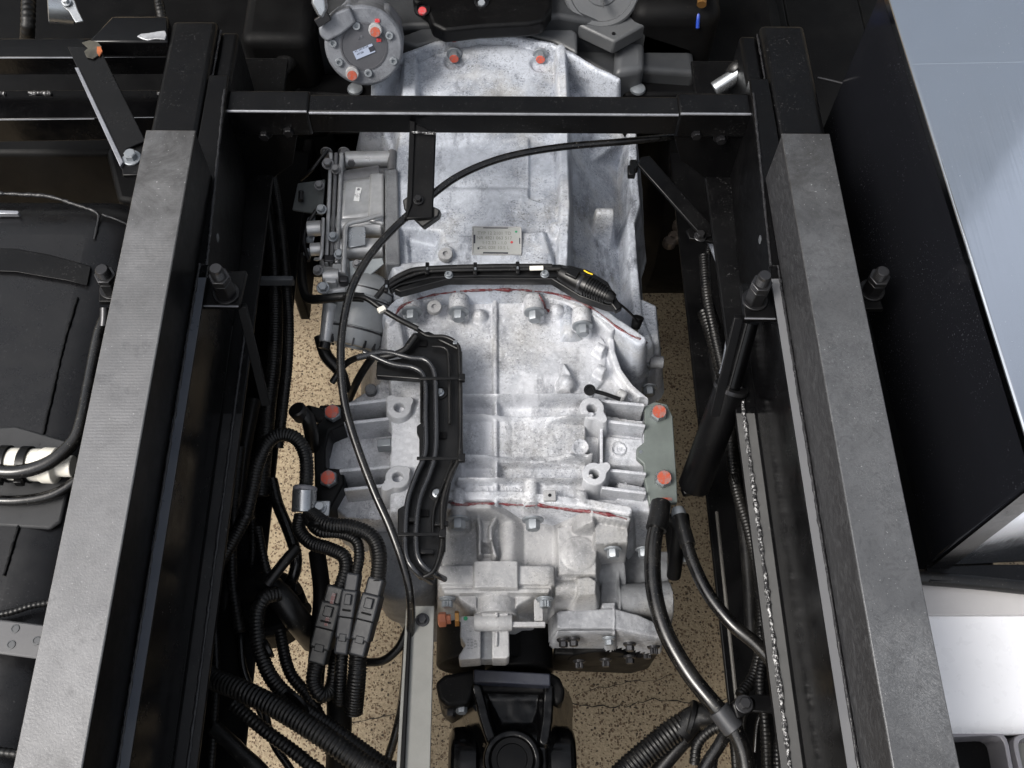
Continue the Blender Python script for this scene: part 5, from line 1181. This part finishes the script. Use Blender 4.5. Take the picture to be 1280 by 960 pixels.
for pts, r, pit, lab in [
    ([(880, 320, -.33), (884, 370, -.33), (894, 420, -.34), (905, 470, -.36), (912, 520, -.38), (918, 600, -.39), (935, 660, -.39), (948, 720, -.39), (952, 790, -.39), (944, 840, -.39), (925, 870, -.38)], 7, .005, "corrugated conduit running the length of the rail under the swirled bar"),
    ([(905, 240, -.33), (896, 280, -.34), (886, 310, -.35), (884, 360, -.36), (898, 410, -.37)], 4, .004, "thin ribbed conduit like a spring near the flat lever"),
    ([(880, 390, -.40), (893, 430, -.40), (912, 500, -.41), (932, 560, -.41), (944, 620, -.42)], 9, .006, "thick corrugated conduit partly behind the tube strut"),
    ([(760, 985, -.45), (795, 952, -.44), (840, 915, -.43), (870, 898, -.43)], 16, .0055, "thick corrugated hose entering at the lower edge right of the drive shaft"),
    ([(868, 955, -.42), (872, 930, -.41), (890, 912, -.40), (912, 906, -.39)], 7, .005, "small corrugated hose arching under the rail clamp"),
    ([(912, 905, -.40), (918, 935, -.41), (922, 990, -.42)], 6, .005, "corrugated hose dropping straight from the rail clamp"),
    ([(986, 880, -.34), (984, 905, -.36), (974, 925, -.37), (972, 950, -.37), (976, 990, -.37)], 6, .005, "ribbed hose twisting beside the weld bead at the lower edge")]:
    tag(hose("ribbed_conduit", pts, r, CONV, None, pit), lab, "conduit", "conduits under the swirled bar")
tag(hose("hose_bend", [(848, 918, -.43), (868, 897, -.425), (885, 895, -.42), (905, 905, -.43)], 16, RUB), "smooth black bend continuing the thick corrugated hose", "hose")
M().lathe(P(866, 899, -.425), V(.6, -.2, 0).cross(V(0, 0, 1)).cross(V(0, 0, 1)), [(0, .0235), (.001, .0245), (.006, .0245), (.007, .0235)], 24).build("tie", PLAS, bpy.data.objects["hose_bend"])
tag(hose("smooth_pipe", [(915, 908, -.38), (900, 930, -.38), (870, 985, -.39)], 8, GLOSSR), "smooth glossy pipe slanting down from the rail clamp", "pipe")
tag(hose("smooth_pipe", [(980, 840, -.38), (965, 870, -.38), (948, 900, -.39), (944, 940, -.40)], 3, GLOSSR), "thin wire-like pipe behind the rail clamp arm", "pipe")
tag(hose("white_hose", [(888, 300, -.34), (900, 330, -.33), (911, 370, -.325), (913, 410, -.33), (908, 450, -.34), (903, 468, -.35)], 5, plain("pale_hose", lin(120, 124, 132), .16, .3)), "shiny pale hose curving beside the spring-like conduit", "hose")
# strut tube
t = thing("tube_strut", "black telescoping tube strut slanting down beside the rail", "strut", P(890, 560, -.4))
M().cyl(P(937, 402, -.16), P(912, 492, -.24), .0125, None, 24).build("inner_tube", BLK, t)
a, b = P(914, 484, -.235), P(866, 612, -.36)
M().lathe(a, b-a, [(0, .021), (.001, .0225), ((b-a).length*.97, .0225), ((b-a).length, .019)], 32).build("outer_tube", BLKD, t)
M().lathe(a, b-a, [(-.0015, .0235), (.004, .0235), (.0045, .0228)], 32).build("collar", STEELD, t)
# inner rail lower extension with light edge
t = thing("inner_rail", "lower black rail with pale edge above the bare ground beside the hoses", "rail", P(910, 800, -.47))
A1, A2, A3 = P(893, 560, -.475), P(895, 625, -.475), P(932, 930, -.475)
M().prism([P(884, 340, -.470), P(890, 470, -.470), P(894, 600, -.470), P(897, 660, -.470), P(932, 985, -.470), P(1010, 985, -.470), P(960, 340, -.470)], (0, 0, -.006)).build("flange", FRAMEP, t, .001)
M().tube([P(895.5, 640, -.468), P(932, 985, -.468)], .003, 8).build("pale_edge", plain("worn_rail_edge", lin(90, 88, 84), .5), t)
# flat lever
t = thing("flat_lever", "flat black lever slanting from the gearbox flank to a bolted foot", "lever", P(850, 250, -.33))
plate3(M(), [(797, 205), (802, 196), (812, 194), (892, 284), (890, 296), (878, 296)], (800, 200, -.26), (812, 194, -.26), (886, 296, -.30), .006).build("bar", FRAMEP, t, .0015)
plate3(M(), [(858, 288), (870, 280), (918, 296), (915, 306), (862, 298)], (858, 288, -.306), (918, 298, -.306), (862, 300, -.306), .006).build("foot", FRAMEP, t, .001)
bolt(t, P(875, 296, -.303), (0, 0, 1), .007, STEELD, .008, 1.4)
for x, y in ((789, 215), (792, 208)): M().obox(P(x, y, -.29), (.006, 0, 0), (0, .01, 0), (0, 0, .006)).build("pivot", PLAS, t, .002)
t = thing("front_wheel", "dark tyre showing behind the gearbox flank above the ground", "wheel", V(.42, 1.55, -1.2))
M().lathe(V(.30, 1.60, -.80), (1, 0, 0), [(0, .26), (.02, .34), (.05, .37), (.25, .37), (.28, .34)], 64).build("tyre", DARKER, t)
M().lathe(V(.29, 1.60, -.80), (1, 0, 0), [(0, .1), (.02, .2), (.03, .22)], 40).build("hub", DARKER, t)
for x, y in ((842, 300), (836, 306), (848, 285)): M().lathe(P(x, y, -.55), (0, 0, 1), [(0, .012), (.012, .012), (.016, .009)], 16).build("hub_nut", plain("dull_nut", lin(80, 72, 66), .35, .3), t)
# spring
tag(hose("return_spring", [(896, 296, -.36), (902, 278, -.33), (908, 258, -.30)], 3.2, STEELD, None, .0034, depthc=.4), "thin dark coil spring by the lever foot", "spring")
# ------------------------------------------------------------------ engine end
t = thing("flywheel_housing", "dark grey painted engine flywheel housing behind the gearbox bell", "engine housing", P(620, 60, -.45))
yE = 1.36
M().prism([PY(x, y, yE) for x, y in [(372, 112), (376, 70), (400, 40), (700, 20), (806, 40), (868, 60), (872, 112), (860, 170), (380, 170)]], (0, .25, 0)).build("rear_face", DGREYP, t, .008, 3)
M().prism([P(x, y, -.28) for x, y in [(490, 48), (540, 30), (600, 24), (700, 24), (722, 40), (722, 66), (690, 50), (660, 42), (580, 42), (520, 58)]], (0, 0, -.12)).build("top_flange", GREYP, t, .006, 3)
M().prism([P(x, y, -.33) for x, y in [(700, 30), (806, 30), (812, 40), (866, 58), (871, 92), (790, 86), (770, 100), (700, 60)]], (0, 0, -.1)).build("side_step", DGREYP, t, .01, 3)
M().prism([P(x, y, -.31) for x, y in [(770, 40), (806, 46), (806, 86), (768, 92)]], (0, 0, -.1)).build("rib_block", GREYP, t, .012, 3)
c = P(752, -14, -.235)
M().lathe(c, (.0, -.55, .83), [(-.05, .066), (.0, .066), (.003, .063), (.003, .056), (.0, .054), (.0, .03), (.002, .028)], 48).build("round_cover", GREYP, t)
M().prism([P(x, y, -.268) for x, y in [(688, -20), (700, 20), (768, 52), (808, 30), (808, -20)]], (0, 0, -.03)).build("cover_base", GREYP, t, .004)
for x, y in ((692, 6), (767, 42)): M().lathe(P(x, y, -.267), (0, 0, 1), [(0, .0035), (.0012, .003)], 12).build("dark_hole", BLKB, t)
M().obox(c+V(0, -.028, .002), (.0014, 0, 0), (0, .022, -.006), (0, .001, .004)).build("cover_rib", GREYP, t)
M().prism([P(x, y, -.36) for x, y in [(368, 96), (415, 88), (470, 88), (490, 112), (470, 125), (368, 118)]], (0, 0, -.05)).build("support_arm", DARKER, t, .01, 3)
M().prism([P(x, y, -.36) for x, y in [(770, 92), (800, 84), (868, 94), (878, 118), (780, 120)]], (0, 0, -.05)).build("support_arm", DARKER, t, .01, 3)
for x, y in ((444, 112), (797, 112)): M().lathe(P(x, y, -.355), (0, 0, 1), [(0, .014), (.004, .013), (.007, .006)], 18).build("arm_bolt", ZINCD, t)
t = thing("engine_bracket", "black bent engine bracket with red-marked bolt holes above the bell housing", "bracket", P(600, 20, -.22))
M().prism([P(x, y, -.225) for x, y in [(512, -60), (516, 0), (534, 14), (540, 30), (556, 38), (600, 33), (660, 30), (680, 26), (690, 10), (694, -60)]], (0, 0, -.03)).build("plate", BLKD, t, .006, 3)
for x, y in ((528, 12), (602, 2)):
    M().lathe(P(x, y, -.224), (0, -.3, 1), [(0, .014), (.003, .013), (.0035, .009), (.001, .008)], 24).build("boss", BLK, t); 
M().lathe(P(528, 14, -.222), (0, -.4, 1), [(0, .0075), (.003, .0065)], 16).build("red_dab", REDP, t)
M().lathe(P(602, 4, -.222), (0, -.4, 1), [(0, .0065), (.003, .0055)], 16).build("bolt_end", ZINCD, t)
# compressor
t = thing("compressor", "aluminium air conditioning compressor with label and orange-marked bolts", "compressor", P(455, 60, -.2))
c = P(455, 58, -.19); ax_ = (EYE-c).normalized(); ax_ = (ax_+V(-.05, -.22, -.1)).normalized()
up = V(0, .7, .7); up = (up-ax_*up.dot(ax_)).normalized(); rt = up.cross(ax_); k = s_(c)
if rt.x < 0: rt = -rt
def C3(x, y, n=0): return c+rt*((x-455)*k)+up*((58-y)*k)+ax_*n
CMP = cast("compressor_alu", lin(122, 125, 131), lin(94, 97, 103), lin(52, 54, 59), .45, .7, .1)
M().lathe(c-ax_*.12, ax_, [(0, 46*k), (.10, 47*k), (.104, 49*k), (.116, 49*k), (.12, 46*k)], 48).build("body", CMP, t, .001)
M().prism([C3(x, y, -.006) for x, y in [(416, 60), (420, 30), (436, 8), (455, 14), (470, 20), (486, 18), (500, 34), (504, 60), (498, 84), (470, 96), (440, 92), (420, 80)]], -ax_*.09).build("rear_flange", CMP, t, .005, 3)
M().lathe(c, ax_, [(-.004, 30*k), (.0012, 29.5*k), (.0014, 27.5*k), (.0002, 27*k)], 40).build("face_rim", plain("compressor_face", lin(84, 85, 90), .45, .4), t)
M().prism([C3(x, y, .012) for x, y in [(401, 34), (423, 16), (440, 10), (448, 28), (430, 42), (410, 52), (402, 44)]], -ax_*.05).build("port_block", CMP, t, .004, 3)
M().prism([C3(x, y, .03) for x, y in [(398, -14), (412, -10), (414, 12), (408, 22), (402, 18), (396, 4)]], -ax_*.03).build("pipe_block", ZINC, t, .004, 3)
M().obox(C3(408, 23, .022), rt*.010+up*.006, up*.006-rt*.003, ax_*.006).build("port_slot", BLKB, t, .001)
M().obox(C3(455, 64, .0016), (rt*.92+up*.38).normalized()*.0165, (up*.92-rt*.38).normalized()*.0068, ax_*.0005).build("label", PAPERB, t)
lu, lv = (rt*.92+up*.38).normalized(), (up*.92-rt*.38).normalized()
text("AC 24V R134", C3(452, 61.5, .0023)+lv*.001, lu, lv, .0042, INK, t, "label_print", .0001); text("447 280", C3(450, 66, .0023), lu, lv, .0036, INK, t, "label_print", .0001)
M().obox(C3(464, 60, .0022)-lv*.001, lu*.004, lv*.0038, ax_*.0003).build("label_block", INK, t)
text("A R", C3(451, 47, .0012), lu, lv, .006, CMP, t, "cast_lettering", .0006)
for x, y in ((447, 33), (487, 44), (491, 75), (459, 90), (423, 77), (417, 54)): bolt(t, C3(x, y, -.003), ax_, .0062, ZINCD, .007, 1.3, 'socket')
for x, y in ((470, 37), (439, 90)):
    M().lathe(C3(x, y, -.01), ax_, [(0, .011), (.02, .0105), (.021, .0095)], 20).build("mount_bolt", ALUN, t); M().lathe(C3(x, y+2, .0108), ax_, [(0, .008), (.0012, .0075)], 20).build("orange_dab", ORANGE, t)
for x, y in ((473, 27), (474, 50)): M().obox(C3(x, y, .0), rt*.004, up*.003, ax_*.002).build("red_mark", REDP, t, .0008)
# black engine mass and pipes in the far corners
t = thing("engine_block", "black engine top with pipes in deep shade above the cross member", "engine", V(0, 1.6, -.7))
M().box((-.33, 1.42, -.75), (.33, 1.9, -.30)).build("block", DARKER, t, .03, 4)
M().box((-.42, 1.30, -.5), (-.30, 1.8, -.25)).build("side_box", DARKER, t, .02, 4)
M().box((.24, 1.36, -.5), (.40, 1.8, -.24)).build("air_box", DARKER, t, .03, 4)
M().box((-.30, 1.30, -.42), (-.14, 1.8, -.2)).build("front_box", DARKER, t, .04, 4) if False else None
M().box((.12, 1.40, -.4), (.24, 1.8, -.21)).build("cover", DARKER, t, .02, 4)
tag(hose("elbow_hose", [(375, 20, -.3), (368, 60, -.3), (350, 85, -.3), (322, 100, -.3), (290, 104, -.3)], 12, RUB), "black elbow hose beside the compressor above the cross member", "hose")
for x in (306, 315): M().obox(P(x, 101, -.27), (.002, 0, 0), (0, .012, .006), (0, 0, .002)).build("white_mark", WHITEP, bpy.data.objects["elbow_hose"], .0005)
tag(hose("ribbed_hose", [(196, -20, -.12), (200, 10, -.12), (204, 30, -.13)], 6, CONV, None, .006), "short ribbed hose end at the inner end of the side beam", "hose")
tag(hose("blue_wire", [(874, -20, -.24), (873, 15, -.25), (872, 35, -.27)], 2.4, BLUEC), "blue wire hanging in the dark gap above the grey housing", "wire")
tag(M().cyl(P(879, -20, -.22), P(877, 6, -.225), .008).build("brass_sleeve", BRASS), "brass-coloured sleeve above the blue wire", "sleeve")
# silver fitting by the frame
t = thing("pipe_union", "silver pipe with band clamp squeezed between cross member and rail", "pipe union", P(920, 100, -.2))
M().cyl(P(893, 112, -.17), P(924, 92, -.15), .012, None, 20).build("pipe", ZINC, t, .001)
M().cyl(P(930, 82, -.145), P(942, 60, -.13), .0085, None, 18).build("spigot", ZINC, t, .001)
M().lathe(P(919, 84, -.15), P(930, 98, -.15)-P(919, 84, -.15), [(0, .016), (.004, .018), (.010, .018), (.014, .016)], 24).build("black_band", RUB, t)
M().obox(P(936, 93, -.14), (.014, 0, 0), (0, .004, 0), (0, 0, .004)).build("clamp_ear", ZINC, t, .0012); M().obox(P(937, 93, -.14), (.004, 0, 0), (0, .012, 0), (0, 0, .005)).build("clamp_screw", ZINCD, t, .001)
M().prism([P(x, y, -.165) for x, y in [(922, 105), (942, 98), (946, 114), (920, 115)]], (0, 0, -.01)).build("base_plate", ZINC, t, .001)
tag(hose("green_cable", [(1026, 10, -.2), (1026, 40, -.2), (1023, 75, -.2)], 2, plain("dark_green_cable", lin(20, 70, 40), .4)), "thin dark green-edged cable beside the end of the chassis box", "cable") if False else None
tag(hose("thin_rod", [(1022, 97, -.14), (1040, 101, -.14), (1060, 106, -.14)], 1.6, STEELD), "thin steel rod bridging from the rail to the steel box", "rod")

# ------------------------------------------------------------------ more of the dark bundle of pipes and looms
t = thing("dark_fill_panel", "black sheet added to hide bright ground below the clutch actuator", "fill sheet", V(-.3, 1.2, -.66))
M().box((-.46, 1.10, -.66), (-.16, 1.5, -.62)).build("panel", DARKER, t, .004)  # added dark cover so no lit ground shows here
more = [
 ([(300, 560, -.40), (292, 640, -.41), (290, 720, -.42), (300, 790, -.43)], 7, CONV, .005, "ribbed black loom hanging inside the rail left of the conduit loop"),
 ([(318, 500, -.42), (306, 560, -.43), (298, 620, -.44), (282, 700, -.45)], 9, RUB, 0, "plain black pipe passing behind the conduit loop"),
 ([(292, 880, -.40), (330, 912, -.40), (380, 950, -.40), (420, 990, -.40)], 9, CONV, .006, "ribbed hose tucked under the thickest corrugated hose"),
 ([(268, 910, -.42), (300, 940, -.42), (340, 985, -.42)], 10, RUB, 0, "plain black hose in the darkest lower corner"),
 ([(396, 690, -.42), (402, 740, -.42), (398, 800, -.43), (392, 880, -.45)], 11, DARKER, 0, "matt black pipe standing behind the harness plugs"),
 ([(350, 790, -.42), (362, 840, -.41), (392, 880, -.41), (414, 940, -.42)], 8, CONV, .005, "ribbed hose threading behind the looped harness tail"),
 ([(322, 660, -.40), (330, 700, -.40), (338, 730, -.41)], 6, CONV, .0045, "short ribbed loom above the radiator hose"),
]
for pts, r, mt, pit, lab in more: tag(hose("loom_pipe", pts, r, mt, None, pit), lab, "pipe", "dark looms by the rail")
more = [
 ([(926, 500, -.38), (934, 560, -.39), (946, 640, -.40), (958, 720, -.40), (966, 800, -.40)], 6, CONV, .0048, "ribbed loom running closest to the weld bead under the swirled bar"),
 ([(892, 440, -.42), (906, 520, -.43), (922, 600, -.44), (934, 700, -.44), (940, 800, -.44)], 8, RUB, 0, "plain black pipe low in the rail beside the pale edge"),
 ([(960, 800, -.38), (950, 850, -.37), (956, 900, -.37), (960, 985, -.38)], 7, CONV, .005, "ribbed loom dropping past the arm of the rail clamp"),
 ([(890, 985, -.40), (892, 950, -.39), (900, 925, -.385), (912, 910, -.38)], 6, CONV, .0048, "ribbed hose standing in the fan of hoses below the rail clamp"),
 ([(938, 880, -.34), (930, 900, -.36), (930, 930, -.38), (924, 985, -.40)], 3, RUB, 0, "thin cable tail hanging below the rail clamp bolt"),
 ([(806, 985, -.47), (830, 955, -.46), (856, 925, -.45), (876, 912, -.45)], 10, RUB, 0, "plain black hose beneath the thick corrugated hose at the lower edge"),
]
for pts, r, mt, pit, lab in more: tag(hose("rail_loom", pts, r, mt, None, pit), lab, "pipe", "dark looms under the swirled bar")
for pts in ([(905, 560, -.375), (935, 556, -.36)], [(936, 648, -.385), (962, 640, -.375)]): pass
tag(M().obox(P(946, 646, -.37), (.012, .002, 0), (0, .0035, 0), (0, 0, .006)).build("loom_clip", GREYP, None, .001), "small grey clip on the conduit under the swirled bar", "clip")
tag(M().obox(P(870, 612, -.36), (.02, .004, 0), (-.002, .006, 0), (0, 0, .006)).build("strut_foot", BLKD, None, .002), "small black foot at the lower end of the tube strut", "foot")
# extra fittings on the clutch actuator
t = bpy.data.objects["clutch_actuator"]
for x, y, r in ((399, 232, .006), (410, 205, .007), (420, 212, .006), (402, 262, .006), (416, 296, .006), (424, 318, .006), (398, 338, .006), (404, 360, .007), (446, 330, .005)):
    bolt(t, P(x, y, za+.008), (random.uniform(-.3, .1), -.25, 1), r, SATD if random.random() < .5 else ZINCD, r*1.1, 1.4)
hose("thin_pipe", [(396, 262, za+.004), (384, 282, za-.005), (380, 304, za-.01), (386, 326, za-.01)], 2.6, BLKB, t)
hose("thin_pipe", [(409, 188, za+.004), (400, 200, za), (388, 214, za-.01), (376, 224, za-.03)], 2.6, BLKB, t)
for x0, x1, y, r in ((404, 424, 346, .012), (384, 402, 286, .012), (388, 404, 312, .010), (440, 478, 252, .003), (440, 476, 236, .003)):
    M().cyl(P(x0, y, za-.004), P(x1, y-1, za-.004), r, None, 20).build("fitting", SATIN if r > .005 else SATD, t, .001)

# small ties round the looms
for pts, r, lab in (([(398, 656, -.312), (396, 668, -.312)], 13, "black tie bunching the harness branches near the silver clip"),
                    ([(334, 812, -.365), (346, 806, -.365)], 12, "black tie round the corrugated hose near the rail"),
                    ([(372, 878, -.365), (362, 888, -.36)], 20, "broad black tie holding the two corrugated hoses together"),
                    ([(916, 600, -.385), (924, 598, -.385)], 8, "black tie round the conduit under the swirled bar"),
                    ([(949, 790, -.388), (956, 790, -.388)], 8, "black tie low on the conduit above the rail clamp"),
                    ([(309, 640, -.338), (301, 652, -.345)], 11, "black tie on the far side of the conduit loop")):
    a_, b_ = P(*pts[0]), P(*pts[1]); R_ = r*s_(a_)
    tag(M().lathe(a_, b_-a_, [(0, R_*.94), (.0006, R_), (.0042, R_), (.0048, R_*.94)], 20).build("cable_tie", PLAS), lab, "cable tie", "black cable ties")
